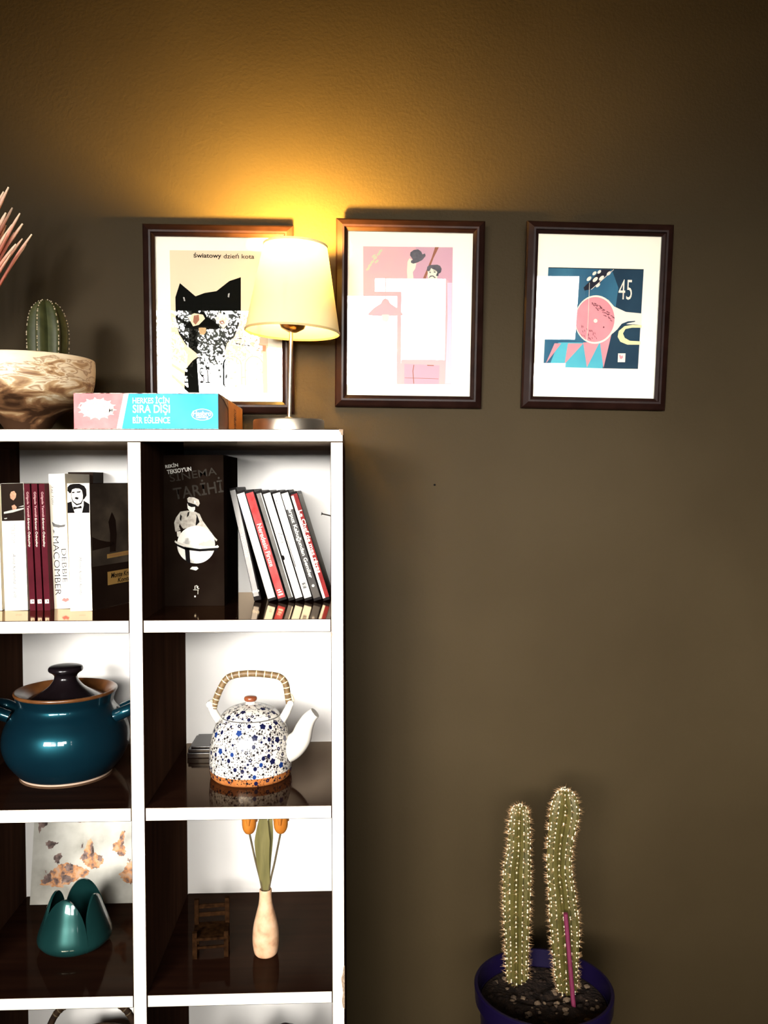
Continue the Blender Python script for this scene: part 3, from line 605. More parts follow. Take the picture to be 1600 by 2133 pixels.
decs(cf, 'cover_figure', [[(.048, .090), (.050, .120), (.046, .140), (.052, .150), (.056, .156), (.061, .150), (.066, .142), (.068, .118), (.064, .090)], [(.002, .118), (.020, .112), (.040, .108), (.060, .106), (.060, .100), (.002, .096)]], M_bdk, fc, .0005)
dec(cf, 'title_label', [(.040, .036), (.130, .036), (.130, .058), (.040, .058)], M_gold, fc, .0006)
dec(cf, 'author_label', [(.040, .080), (.115, .082), (.110, .089), (.040, .087)], M_gold, fc, .0006)
txt(cf, 'Monte Kristo', .082, .051, .066, .0085, M_ink, fc, .0009, bold=.02, slant=.2); txt(cf, 'Kontu', .085, .0415, .036, .0075, M_ink, fc, .0009, bold=.02, slant=.2)
txt(cf, 'ALEXANDRE DUMAS', .075, .0845, .058, .0035, M_brownp, fc, .0009)
book('hardback_book', 'dark brown hardback standing behind the thick white novel', -.5050, .258, Z1, .044, .2240, .062, 0, M_bdk, GB)

# ------------------------------------------------------------------ black boxed book and film cases
t = thing('boxed_book', (-.3125, .145, Z1), 'large black boxed book with a uniformed man and globe on its front', 'book')
q = MB(); q.box(0, .0988, 0, .172, 0, .2510); q.build('slipcase', noisy('black_slipcase', [(.3, (.006, .0032, .0022)), (.7, (.010, .0062, .0042))], 20, 5, .7, .0), t, bevel=.0008)
fr = Fr((0, 0, 0)); M_film = mat('dim_title_ink', (.018, .014, .010), .6, spec=.05); s_ = .2510 / 2030.
def K(*p): return [((x - 275) * .0988 / 815., (2070 - y) * s_) for x, y in p]
f2 = Fr(fr.pt(*K((480, 215))[0]), fr.turn(8).U, fr.turn(8).V)
txt(f2, 'REKİN', -.0105, .0058, .0210, .0072, M_lgrey, t, .0004, bold=.02); txt(f2, "TEKSOY'UN", .0005, -.0042, .0400, .0072, M_lgrey, t, .0004, bold=.02)
f3_ = Fr(fr.pt(*K((715, 330))[0]), fr.turn(9).U, fr.turn(9).V)
txt(f3_, 'SİNEMA', -.004, .0060, .078, .0170, M_film, t, .0003, bold=.004); txt(f3_, 'TARİHİ', .000, -.0195, .082, .026, M_film, t, .0003, bold=.012)
M_uni = noisy('printed_uniform', [(.3, (.24, .21, .17)), (.7, (.48, .43, .36))], 150, 4, .7)
M_unil = mat('printed_pale', (.62, .57, .48), .7); M_globe = noisy('printed_globe', [(.40, (.34, .32, .28)), (.50, (.80, .75, .66)), (1, (.86, .80, .70))], 45, 5, .6)
dec(fr, 'printed_coat', K((415, 950), (440, 880), (500, 800), (600, 785), (700, 800), (760, 830), (800, 920), (850, 990), (960, 1140), (1000, 1180), (985, 1200), (880, 1080), (800, 1010), (700, 1000), (540, 1030), (520, 1010), (490, 960), (480, 1000), (500, 1045), (430, 1070)), M_uni, t, .0003)
dec(fr, 'printed_sleeve_hand', K((450, 1065), (500, 1060), (505, 1090), (470, 1140), (455, 1130)), M_unil, t, .0004)
dec(fr, 'printed_face', K((595, 690), (700, 720), (700, 770), (680, 805), (630, 795), (600, 755)), M_unil, t, .0004)
decs(fr, 'printed_shadow', [K((600, 690), (700, 715), (705, 735), (650, 740), (610, 720)), K((600, 810), (625, 800), (615, 850), (585, 880)), K((500, 830), (520, 860), (510, 930), (490, 900)), K((705, 830), (720, 860), (705, 980), (715, 985), (760, 940), (730, 850))], M_ink, t, .0005)
dec(fr, 'printed_cap', K((595, 625), (620, 605), (690, 610), (750, 640), (765, 690), (745, 730), (700, 720), (605, 680)), M_uni, t, .0005)
dec(fr, 'cap_peak', K((600, 672), (705, 705), (740, 735), (700, 728), (606, 695)), M_ink, t, .0006)
dec(fr, 'cap_badge', K((685, 650), (710, 655), (715, 690), (690, 690)), M_unil, t, .0007)
dec(fr, 'printed_globe', K(*ell(710, 1243, 258, 252, 48)), M_globe, t, .0008)
dec(fr, 'globe_ring', K(*[(720 + 300 * cos(a) , 1235 + 35 * cos(a) - 62 * sin(a) * .9) for a in [pi + pi * i / 20 for i in range(21)]], *[(715 + 285 * cos(a), 1215 + 32 * cos(a) - 40 * sin(a)) for a in [2 * pi - pi * i / 20 for i in range(21)]]), M_unil, t, .0010)
dec(fr, 'globe_ring_shadow', K((430, 1225), (560, 1275), (760, 1300), (1000, 1285), (1000, 1320), (760, 1335), (560, 1310), (440, 1255)), M_ink, t, .0012)
dec(fr, 'globe_bracket', K((555, 1270), (620, 1290), (630, 1480), (600, 1490), (570, 1450)), M_ink, t, .0012)
decs(fr, 'publisher_mark', [K((625, 1570), (650, 1540), (720, 1540), (740, 1565), (705, 1590)), K(*stroke([(690, 1840), (690, 1800), (715, 1790), (720, 1830)], 10)), K(*stroke([(730, 1800), (725, 1830), (748, 1835)], 10)), K(*stroke([(665, 1850), (740, 1852)], 6)), K(*stroke([(730, 1855), (728, 1910)], 6)), K((678, 1930), (700, 1930), (700, 1950), (680, 1950))], M_unil, t, .0005)

GD = 'film cases leaning in the upper right cell'
M_case = mat('black_case_plastic', (.004, .0025, .0025), .5, spec=.06)
M_d1 = noisy('grey_sleeve', [(.3, (.10, .09, .08)), (.5, (.28, .26, .24)), (.7, (.55, .50, .45))], 14, 4, .4, .4, stretch=(1, 1, .5)); M_d2 = M_spw
M_d3 = noisy('red_sleeve', [(.3, (.36, .02, .02)), (.7, (.52, .09, .085))], 40, 5, .5, .08); M_d4 = noisy('charcoal_sleeve', [(.3, (.02, .018, .016)), (.7, (.16, .14, .12))], 18, 5, .4, .2)
M_d7 = noisy('black_sleeve', [(.3, (.010, .007, .006)), (.7, (.03, .026, .022))], 30, 5, .4, .2)
M_d8 = noisy('dark_red_sleeve', [(.3, (.16, .008, .008)), (.7, (.26, .02, .018))], 40, 4, .5, .08); M_tan = noisy('taupe_cover', [(.3, (.10, .08, .055)), (.7, (.17, .13, .09))], 10, 4, .5, .3)
X8 = lambda px: (px - 735) * 1.4724 / 1783 - .0012
cases = [(530, .0130, -12.2, M_d1, .0092, 'grey film case, leftmost and least tilted of the leaning row'), (560.5, .0158, -16.0, M_d2, .0128, 'white film case with a blue streak, left of the red one'),
         (581.5, .0158, -16.6, M_d3, .0128, 'red film case with white title, in the leaning row'), (602.5, .0112, -16.6, M_d4, .0082, 'thin charcoal film case just right of the red one'),
         (617.5, .0138, -16.8, M_d2, .0124, 'white film case right of the thin charcoal one'), (636, .0142, -16.6, M_d2, .0126, 'white film case with a fine black line down its spine'),
         (655, .0148, -16.8, M_d7, .0118, 'black film case with big white title lettering'), (675, .0122, -17.0, M_d8, .0112, 'dark red film case, last of the row by the side panel')]
rnd = random.Random(2)
for i, (px, th, ln, ms, sw, lab) in enumerate(cases):
    h = [.1990, .1960, .1975, .1970, .1965, .1965, .1970, .1955][i]
    t = thing('film_case', (X8(px), [.196, .186, .186, .190, .186, .188, .186, .188][i], Z1 + .0002), lab, 'film case', GD, rot=(0, R(ln), 0))
    q = MB(); q.box(0, th, 0, .130, 0, h); q.build('case', M_case, t, bevel=.0012)
    fr = Fr((0, 0, 0)); u0 = .0010 if i != 7 else .0006
    dec(fr, 'spine_sleeve', rect(u0, u0 + sw, .0055 if i != 0 else .008, h - .004), ms, t, .0003)
    um = u0 + sw / 2; dn = fr.down()
    if i == 0:
        txt(dn, 'Vizontele', -.098, um, .042, .0075, M_lgrey, t, .0005, slant=.2, bold=.02); txt(fr, 'DVD', um + .001, .0165, .0115, .0040, M_paper, t, .0006, bold=.03)
    if i == 1:
        dec(fr, 'blue_streak', [(u0, h - .018), (u0 + .008, h - .012), (u0 + .0105, h - .05), (u0 + .0095, h - .086), (u0 + .004, h - .075), (u0, h - .055)], noisy('blue_sleeve_print', [(.3, (.30, .36, .58)), (.7, (.70, .70, .72))], 40, 4, .5), t, .0005)
        txt(dn, 'VİZONTELE TUUBA', -.100, um, .047, .0070, M_faint, t, .0006); decs(fr, 'small_print', [rect(um - .004, um - .0015, .040, .0435), rect(um + .001, um + .0035, .041, .043), rect(um - .002, um + .003, .013, .015), rect(um - .002, um + .002, .010, .0115)], M_lgrey, t, .0006)
    if i == 2:
        txt(dn, 'Neredesin Firuze', -.100, um, .076, .0078, M_paper, t, .0006, bold=.01); decs(fr, 'small_print', [rect(um - .004, um + .004, .010, .0125), rect(um - .003, um + .003, .015, .017), rect(um - .004, um + .002, .019, .0205)], M_paper, t, .0006)
    if i == 3:
        dec(fr, 'white_edge', rect(u0 + sw - .0012, u0 + sw, .006, h - .005), M_paper, t, .0005)
    if i == 4:
        txt(dn, 'Zara', -.113, um + .002, .019, .0062, M_grey, t, .0006); dec(fr, 'blue_label', [(um - .003, h - .024), (um + .003, h - .022), (um + .002, h - .019), (um - .003, h - .021)], mat('pale_blue_label', (.45, .55, .66), .6), t, .0006)
        dec(fr, 'black_mark', ell(u0 + .001, .079, .0022, .0045, 12), M_ink, t, .0006)
    if i == 5:
        decs(fr, 'spine_line', [stroke([(u0 + .0008, h - .030), (u0 + .0011, .100)], .0003), stroke([(u0 + .0012, .118), (u0 + .0014, .062)], [.0006, .0013])], M_ink, t, .0006)
        decs(fr, 'small_print', [rect(u0 + .002, u0 + .0034, h - .018, h - .0155), rect(u0 + .002, u0 + .0032, h - .0225, h - .020), rect(um - .003, um + .003, .022, .032)], M_grey, t, .0006); txt(fr, 'VE', um, .027, .005, .004, M_paper, t, .0008)
    if i == 6:
        dec(fr, 'white_top', [(u0, h - .032), (u0 + sw, h - .034), (u0 + sw, h - .004), (u0, h - .004)], M_paper, t, .0005)
        txt(dn, 'Karpuz Kabuğundan Gemiler', -.106, um, .130, .0088, M_paper, t, .0006, bold=.02); dec(fr, 'small_print', ell(um, .027, .0025, .0025, 12), M_lgrey, t, .0006)
    if i == 7:
        dec(fr, 'white_strip', rect(u0, u0 + .0042, .0055, h - .006), M_paper, t, .0005)
        txt(dn, 'Le Chef de mes rêves', -.106, u0 + .0078, .112, .0062, M_paper, t, .0006, bold=.01)
        dec(Fr((th, 0, 0), (0, 1, 0)), 'side_cover', rect(.002, .127, .006, h - .006), M_tan, t, .0003)

# ------------------------------------------------------------------ second row
t = thing('stoneware_pot', (-.485, .1716, Z2), 'glossy blue stoneware pot with brown rim and lid, beside the teapot cell', 'pot')
M_glaze = noisy('blue_glaze', [(.3, (.0012, .008, .014)), (.7, (.002, .013, .021))], 8, 5, .36, .38, coat=.8); nodes(M_glaze)[2].inputs['Specular Tint'].default_value = (.12, .75, .95, 1); M_gbrown = noisy('brown_glaze', [(.3, (.07, .024, .007)), (.7, (.15, .055, .014))], 40, 5, .3, .5, coat=.2)
M_navy = noisy('dark_lid_glaze', [(.3, (.004, .0022, .0022)), (.7, (.007, .0045, .006))], 12, 4, .2, .3, coat=.1); M_clay = mat('bare_clay', (.55, .40, .30), .8)
q = MB(); q.lathe(spl([(.074, .0025), (.080, .008), (.0935, .026), (.1015, .046), (.1027, .064), (.0985, .083), (.0885, .100), (.0800, .111), (.0768, .118), (.0770, .1235), (.0795, .130), (.0822, .1365)], 5), 80, close=True); q.build('body', M_glaze, t, smooth=60)
q = MB(); q.lathe([(.070, 0), (.0738, 0), (.0752, .0030), (.072, .0032)], 72); q.build('foot_ring', M_clay, t, smooth=30)
q = MB(); q.lathe(spl([(.0820, .1360), (.0834, .1385), (.0826, .1410), (.0795, .1410), (.0715, .1345), (.0655, .1260), (.064, .122)], 4), 80, close=True); q.f = [f for f in q.f if len(f) == 4]; q.m = q.m[:len(q.f)]; q.build('rim', M_gbrown, t, smooth=60)
q = MB(); q.lathe(spl([(.0640, .1245), (.060, .1280), (.046, .1345), (.030, .1445), (.0205, .1560), (.0185, .1640), (.0225, .1690), (.0275, .1725), (.0280, .1765), (.0250, .1800), (.014, .1815), (.0001, .1818)], 5), 64, close=True); q.build('lid', M_navy, t, smooth=60)
for sgn in (-1, 1):
    P = spl([(sgn * .088, -.020, .1000), (sgn * .108, -.022, .1090), (sgn * .1215, -.010, .1150), (sgn * .1215, .010, .1150), (sgn * .108, .022, .1090), (sgn * .088, .020, .1000)], 5)
    q = MB(); q.tube(P, [.0085 + .002 * abs(math.cos(pi * i / (len(P) - 1))) for i in range(len(P))], 14, up=(0, 0, 1)); q.build('handle', M_glaze, t, smooth=60)

t = thing('teapot', (-.1718, .146, Z2), 'white teapot with blue flower print and cane handle, in the middle right cell', 'teapot')
M_por = noisy('white_porcelain', [(.3, (.70, .65, .57)), (.7, (.75, .70, .62))], 8, 3, .14, .5, coat=.4); M_tband = noisy('rust_glaze', [(.3, (.32, .10, .025)), (.7, (.44, .16, .045))], 60, 5, .25, .5)
PR = spl([(.0640, 0), (.0668, .004), (.0682, .014), (.0688, .028), (.0680, .045), (.0655, .062), (.0612, .078), (.0548, .0915), (.0490, .0985), (.0476, .1000)], 6)
q = MB(); q.lathe(PR, 80)
q.m = [1 if len(f) == 4 and max(q.v[i][2] for i in f) < .0145 else 0 for f in q.f]; q.build('body', [M_por, M_tband], t, smooth=60)
LD = spl([(.0478, .0995), (.0480, .1012), (.0440, .1062), (.0340, .1125), (.0210, .1170), (.0110, .1190), (.0082, .1198), (.0076, .1235)], 5)
q = MB(); q.lathe(LD, 64, close=True); q.build('lid', M_por, t, smooth=60)
q = MB(); q.lathe([(.0479, .0990), (.0486, .0998), (.0485, .1010), (.0478, .1014)], 64, close=True); q.f = [f for f in q.f if len(f) == 4]; q.m = q.m[:len(q.f)]; q.build('lid_line', M_grey, t, smooth=60)
q = MB(); q.lathe(spl([(.006, .1230), (.0095, .1245), (.0108, .1280), (.0095, .1312), (.005, .1325), (.0001, .1328)], 4), 32); q.build('knob', noisy('brown_knob', [(.3, (.20, .05, .02)), (.7, (.30, .085, .03))], 60, 4, .2, coat=.4), t, smooth=60)
P = spl([(.050, -.004, .040), (.068, -.008, .047), (.083, -.012, .062), (.0905, -.014, .082), (.0990, -.016, .098), (.1085, -.018, .1075)], 6)
rr = spl([(.0240,), (.0215,), (.0180,), (.0145,), (.0115,), (.0092,)], 6); q = MB(); q.tube(P, [r[0] for r in rr], 22); q.build('spout', M_por, t, smooth=50)
for sgn in (-1, 1):
    q = MB(); P = spl([(sgn * .050, -.002, .088), (sgn * .0585, -.003, .102), (sgn * .0645, -.004, .115), (sgn * .0668, -.004, .124)], 5)
    q.tube(P, [.0068 + .0 * i if i < 8 else .0062 for i in range(len(P))], 14); q.tube([(sgn * .0668, -.011, .121), (sgn * .0668, .003, .121)], .0052, 12); q.build('handle_lug', M_por, t, smooth=50)
CN = [(-.0610, -.004, .1130), (-.0585, -.004, .1230), (-.0520, -.004, .1400), (-.0410, -.004, .1600), (-.0270, -.004, .1680), (.0000, -.004, .1710), (.0270, -.004, .1690), (.0480, -.004, .1650), (.0585, -.004, .1540), (.0620, -.004, .1350), (.0645, -.004, .1200)]
P = spl(CN, 8); nP = len(P)
M_cane = noisy('brown_cane', [(.3, (.10, .055, .018)), (.7, (.22, .13, .05))], 120, 4, .5, stretch=(1, 1, 1)); M_wrap = mat('pale_cane', (.70, .58, .38), .6)
q = MB(); q.tube(P, .0054, 14); q.build('cane_handle', M_cane, t, smooth=60)
for i in range(3, nP - 3, 4):
    q = MB(); a = Vector(P[i]); d = (Vector(P[i + 1]) - a).normalized(); a = a - d * .0006
    q.tube([a, a + d * .0016], .0058, 14, cap=True); q.build('cane_binding', M_wrap, t, smooth=40)
q = MB(); lp = [(.0660 + .0055 * cos(b), -.004, .1260 + .0090 * sin(b)) for b in [2 * pi * k / 16 for k in range(17)]]; q.tube(lp, .0016, 6); lp = [(-.0640 + .0045 * cos(b), -.006, .1190 + .0070 * sin(b)) for b in [2 * pi * k / 16 for k in range(17)]]; q.tube(lp, .0016, 6); q.build('cane_loop', M_wrap, t, smooth=60)
# printed flowers, laid on the curved body and lid
def surf(prof):
    L = [0]
    for a, b in zip(prof, prof[1:]): L.append(L[-1] + math.hypot(b[0] - a[0], b[1] - a[1]))
    def fn(s, th, o=.00025):
        s = min(max(s, 0), L[-1] - 1e-6); k = max(i for i in range(len(L) - 1) if L[i] <= s); f = (s - L[k]) / (L[k + 1] - L[k])
        r = prof[k][0] + (prof[k + 1][0] - prof[k][0]) * f; z = prof[k][1] + (prof[k + 1][1] - prof[k][1]) * f
        dr, dz = prof[k + 1][0] - prof[k][0], prof[k + 1][1] - prof[k][1]; d = math.hypot(dr, dz); r += o * dz / d; z -= o * dr / d
        return (r * cos(th), r * sin(th), z), r
    return fn, L[-1]
M_fl1 = mat('print_navy', (.006, .008, .042), .2, coat=.4); M_fl2 = mat('print_blue', (.010, .035, .16), .2, coat=.4); M_fl3 = mat('print_ink', (.016, .012, .014), .2, coat=.4)
rnd = random.Random(21); q = MB()
def patch(fn, s, th, pts, mi, o):
    vs = []; _, r = fn(s, th)
    for u, v in pts: vs.append(fn(s + v, th + u / r, o)[0])
    c = fn(s + sum(p[1] for p in pts) / len(pts), th + sum(p[0] for p in pts) / len(pts) / r, o)[0]
    n = len(vs); q.add(vs + [c], [(i, (i + 1) % n, n) for i in range(n)], mi)
def strokep(fn, s, th, pts, w, mi, o):
    _, r = fn(s, th)
    for (a, b), (c, d) in zip(pts, pts[1:]):
        L = math.hypot(c - a, d - b) or 1; nx, ny = -(d - b) / L * w / 2, (c - a) / L * w / 2
        q.add([fn(s + y, th + x / r, o)[0] for x, y in ((a + nx, b + ny), (a - nx, b - ny), (c - nx, d - ny), (c + nx, d + ny))], [(0, 1, 2, 3)], mi)
def sprinkle(prof, s0, s1, tries, sc=1.0):
    fn, L = surf(prof); done = []
    for _ in range(tries):
        s = s0 + (s1 - s0) * rnd.random(); th = rnd.uniform(-pi, pi * .18); _, r = fn(s, th)
        if rnd.random() > (r / .068): continue
        size = rnd.choices([.0056, .0039, .0025, .0014], [1.6, 2.2, 3, 3])[0] * sc
        if any(math.hypot((th - b) * r, s - a) < (size + c) * 1.12 + .0002 for a, b, c in done): continue
        done.append((s, th, size)); rot = rnd.uniform(0, 2 * pi)
        if size > .0050 * sc:
            patch(fn, s, th, [(size * .86 * (1 + .16 * cos(5 * a)) * cos(a + rot), size * .86 * (1 + .16 * cos(5 * a)) * sin(a + rot)) for a in [2 * pi * k / 20 for k in range(20)]], rnd.choice([0, 0, 0, 1]), .0004)
        elif size > .0035 * sc:
            if rnd.random() < .45:
                for k in range(5):
                    a = rot + 2 * pi * k / 5; patch(fn, s, th, [(size * (.55 * cos(a)) + size * .36 * cos(b), size * .55 * sin(a) + size * .36 * sin(b)) for b in [2 * pi * j / 8 for j in range(8)]], rnd.choice([0, 2]), .0004)
            else: patch(fn, s, th, [(size * .8 * cos(a), size * .95 * sin(a)) for a in [2 * pi * k / 12 for k in range(12)]], rnd.choice([0, 0, 0, 1]), .0004)
        elif size > .0020 * sc:
            patch(fn, s, th, [(size * .85 * cos(a), size * .85 * sin(a)) for a in [2 * pi * k / 9 for k in range(9)]], rnd.choice([0, 2, 2]), .0004)
        if size > .0020 * sc:
            for k in range(rnd.choice([2, 3, 4])):                      # leaves round the flower
                a = rnd.uniform(0, 2 * pi); d = size * 1.5; c_, s_2 = cos(a), sin(a); l2, w2 = size * .48 + .0005, size * .2 + .0002
                patch(fn, s, th, [(d * c_ + x * c_ - y * s_2, d * s_2 + x * s_2 + y * c_) for x, y in ((-l2, 0), (0, -w2), (l2, 0), (0, w2))], 2, .0004)
            a = rnd.uniform(0, 2 * pi); kx = rnd.choice([-1, 1]); pts = []
            for k in range(9): pts.append((size * .9 * cos(a) + size * (k / 8 * 2.6) * cos(a + kx * k * .2), size * .9 * sin(a) + size * (k / 8 * 2.6) * sin(a + kx * k * .2)))
            strokep(fn, s, th, pts, .00042, 2, .0003)
        else:
            patch(fn, s, th, [(.0009 * cos(a), .0009 * sin(a)) for a in [2 * pi * k / 7 for k in range(7)]], 2, .0004)
            a = rnd.uniform(0, 2 * pi); strokep(fn, s, th, [(.0035 * cos(a) * f + .001 * sin(3 * f), .0035 * sin(a) * f) for f in (0, .33, .66, 1)], .00035, 2, .0003)
_, LB = surf(PR); sprinkle(PR, .007, LB - .004, 5200)
_, LL = surf(LD[:-6]); sprinkle(LD[:-6], .003, LL - .003, 500, .9)
o = q.build('flower_print', [M_fl1, M_fl2, M_fl3], t); o['kind'] = 'stuff'

t = thing('lacquer_box', (-.245, .278, Z2), 'flat black lacquer box lying behind the teapot', 'box')
M_lac = mat('black_lacquer', (.006, .003, .003), .16, spec=.3, coat=.05)
q = MB(); q.box(-.050, .050, -.046, .042, 0, .0095); q.build('box_base', M_lac, t, bevel=.0012)
q = MB(); q.box(-.0485, .0485, -.0445, .0405, .0100, .0160); q.box(-.044, .044, -.040, .036, .0160, .0195); q.build('box_lid', M_lac, t, bevel=.0012)

# ------------------------------------------------------------------ third row
t = thing('postcard', (-.4900, .2890, Z3), 'grey postcard with an orange and brown painted map, leaning behind the green napkin holder', 'postcard', rot=(R(-11), 0, 0))
q = MB(); q.box(-.1055, .1055, 0, .0006, 0, .158)
q.build('card', noisy('mottled_card', [(.25, (.22, .20, .16)), (.42, (.46, .44, .38)), (.60, (.62, .60, .53)), (.8, (.52, .46, .40))], 14, 7, .6, .3), t)
M_map = noisy('painted_land', [(.30, (.06, .030, .020)), (.42, (.22, .13, .10)), (.50, (.55, .24, .09)), (.58, (.62, .34, .18)), (.72, (.45, .33, .27))], 75, 7, .6, .3)
M_map2 = noisy('painted_land_grey', [(.35, (.05, .032, .028)), (.5, (.20, .13, .11)), (.7, (.40, .28, .23))], 80, 7, .6, .3)
fr = Fr((-.1055, 0, 0)); kx = .000880
def C(*p): return [((x - 290) * kx * .2123 * 1.0, (965 - y) * kx * .2123) for x, y in p]
rnd = random.Random(5)
def ragged(pts, amp, n=6):
    out = []
    for a, b in zip(pts, pts[1:] + pts[:1]):
        for k in range(n): f = k / n; out.append((a[0] + (b[0] - a[0]) * f + rnd.uniform(-amp, amp), a[1] + (b[1] - a[1]) * f + rnd.uniform(-amp, amp)))
    return out
dec(fr, 'painted_land', C(*ragged([(370, 770), (420, 700), (470, 670), (520, 610), (570, 590), (640, 585), (720, 590), (790, 620), (850, 650), (850, 690), (760, 720), (680, 770), (590, 800), (500, 790)], 14)), M_map, t, .0004)
dec(fr, 'painted_land', C(*ragged([(760, 530), (800, 450), (820, 380), (860, 350), (885, 400), (890, 470), (930, 510), (980, 530), (985, 580), (940, 630), (870, 640), (820, 600), (790, 560)], 10)), M_map, t, .0005)
dec(fr, 'painted_land', C(*ragged([(1075, 470), (1080, 400), (1130, 370), (1160, 290), (1190, 280), (1190, 350), (1180, 410), (1210, 470), (1190, 525), (1140, 520), (1110, 480)], 8)), M_map, t, .0004)
dec(fr, 'painted_land', C(*ragged([(1150, 700), (1200, 640), (1240, 580), (1300, 560), (1330, 600), (1330, 760), (1260, 790), (1190, 750)], 12)), M_map, t, .0004)
for pp_ in ([(640, 590), (700, 600), (690, 640), (640, 650), (610, 620)], [(770, 400), (785, 390), (780, 430), (765, 440)], [(880, 420), (895, 470), (885, 500), (870, 460)], [(1230, 545), (1262, 560), (1255, 575), (1225, 560)], [(700, 160), (820, 160), (790, 190), (720, 200)], [(1190, 160), (1330, 160), (1330, 200), (1250, 185)], [(620, 690), (680, 700), (660, 760), (600, 770), (580, 730)], [(420, 640), (440, 650), (430, 670)], [(415, 380), (450, 360), (500, 375), (540, 390), (500, 420), (470, 450), (435, 430)], [(500, 500), (560, 475), (585, 520), (545, 590), (510, 560)], [(420, 700), (480, 670), (500, 740), (430, 770), (390, 760)], [(760, 540), (790, 490), (840, 480), (830, 540), (790, 550)], [(930, 510), (975, 520), (970, 570), (940, 560)], [(330, 190), (440, 165), (420, 220), (370, 240), (345, 290)]):
    dec(fr, 'painted_land', C(*ragged(pp_, 9, 4)), M_map2, t, .0007)

t = thing('napkin_holder', (-.4690, .1520, Z3), 'glossy dark teal ceramic holder with three petals, in front of the postcard', 'holder')
M_pet = noisy('teal_glaze', [(.3, (.003, .017, .017)), (.7, (.006, .031, .029))], 9, 5, .34, .35, coat=.8); nodes(M_pet)[2].inputs['Specular Tint'].default_value = (.35, .95, .85, 1)
pf = spl([(.037, .0008), (.0515, .0050), (.0595, .0140), (.0595, .0240), (.0545, .0400), (.0490, .0560), (.0435, .0730), (.0385, .0860), (.0350, .0925)], 6); NP = len(pf) - 1
def petal(az, wd, hh, fat=1.0):
    q = MB(); nu, nv = 24, 30; th_ = .0040
    def P_(u, v, o):
        f = v * NP; k = min(int(f), NP - 1); g = f - k; r = pf[k][0] + (pf[k + 1][0] - pf[k][0]) * g; z = (pf[k][1] + (pf[k + 1][1] - pf[k][1]) * g)
        zz = z / .0925; w = wd * math.sqrt(max(0, 1 - max(0, (zz - .30) / .70) ** 2.7)) if zz < 1 else 0
        a = az + (u - .5) * 2 * max(w, .0); rr = (r * fat - o)
        flat = cos((u - .5) * 2 * w * .55)
        return (rr * cos(a), rr * sin(a), z * hh)
    for o, fl in ((0, False), (th_, True)): q.grid(lambda u, v: P_(u, v, o), nu, nv, 0, fl)
    N1 = (nu + 1) * (nv + 1)
    for j in range(nv):
        for i in (0, nu):
            a = j * (nu + 1) + i; b = a + nu + 1; q.f.append([a, b, b + N1, a + N1] if i == 0 else [b, a, a + N1, b + N1]); q.m.append(0)
    return q.build('petal', M_pet, t, smooth=60, fix=True)
for az, hh in ((-98, .98), (-8, .93), (80, 1.04), (171, .95)): petal(R(az), R(45), hh)
q = MB(); q.lathe([(.0, .0), (.036, .0), (.0372, .002), (.040, .006), (.0, .0065)], 48); q.build('base', M_pet, t, smooth=40)

t = thing('wooden_vase', (-.1450, .1095, Z3), 'small pale wooden bottle vase holding two wooden tulips', 'vase')
M_vw = noisy('pale_turned_wood', [(.3, (.46, .23, .12)), (.5, (.64, .38, .22)), (.7, (.72, .46, .29))], 60, 6, .55, .3, bump=.3, bscale=300, bdist=.0005)
q = MB(); q.lathe(spl([(.0165, 0), (.0192, .004), (.0212, .016), (.0217, .030), (.0200, .048), (.0158, .066), (.0118, .082), (.0102, .095), (.0100, .1065), (.0085, .1070), (.0078, .100), (.007, .08)], 5), 48); q.build('body', M_vw, t, smooth=60)
M_tul = noisy('orange_stain', [(.3, (.30, .085, .008)), (.7, (.46, .16, .02))], 50, 5, .4, .4, coat=.2, stretch=(1, 1, .3)); M_stm = noisy('stained_stem', [(.3, (.05, .035, .012)), (.7, (.10, .07, .03))], 60, 4, .6); M_tlf = noisy('olive_leaf_stain', [(.3, (.085, .075, .020)), (.7, (.16, .135, .045))], 40, 5, .55, .3, stretch=(3, 3, .4))
for nm, sx, bx in (('left', -1, -.0260), ('right', 1, .0255)):
    tt = thing('wooden_tulip', (-.1450, .1095, Z3 + .05), 'orange wooden tulip in the pale vase, leaning %s' % ('towards the tiny chair' if sx < 0 else 'away from the tiny chair'), 'flower', 'wooden tulips in the vase')
    q = MB(); q.tube(spl([(sx * .002, 0, -.0), (sx * .0055, 0, .057), (bx * .62, 0, .105), (bx, 0, .1525)], 5), .0017, 8); q.build('stem', M_stm, tt, smooth=60)
    q = MB(); q.lathe(spl([(.0001, .150), (.006, .1515), (.0102, .158), (.0118, .168), (.0112, .180), (.0095, .190), (.0070, .197), (.0045, .1995)], 4), 32, c=(bx, 0, 0)); q.build('flower_head', M_tul, tt, smooth=60)
    q = MB()
    for k in range(3):
        a = 2 * pi * k / 3 + .5; fr2 = [(.0001, .1505), (.0062, .1513), (.0105, .158), (.0122, .168), (.0117, .180), (.0102, .190), (.0088, .197), (.0080, .203)]
        P = [(bx + r * cos(a), r * sin(a), z) for r, z in fr2[3:]]; q.tube(P, [.0022, .0042, .0040, .0028, .0008], 8)
    q.build('petal', M_tul, tt, smooth=60)
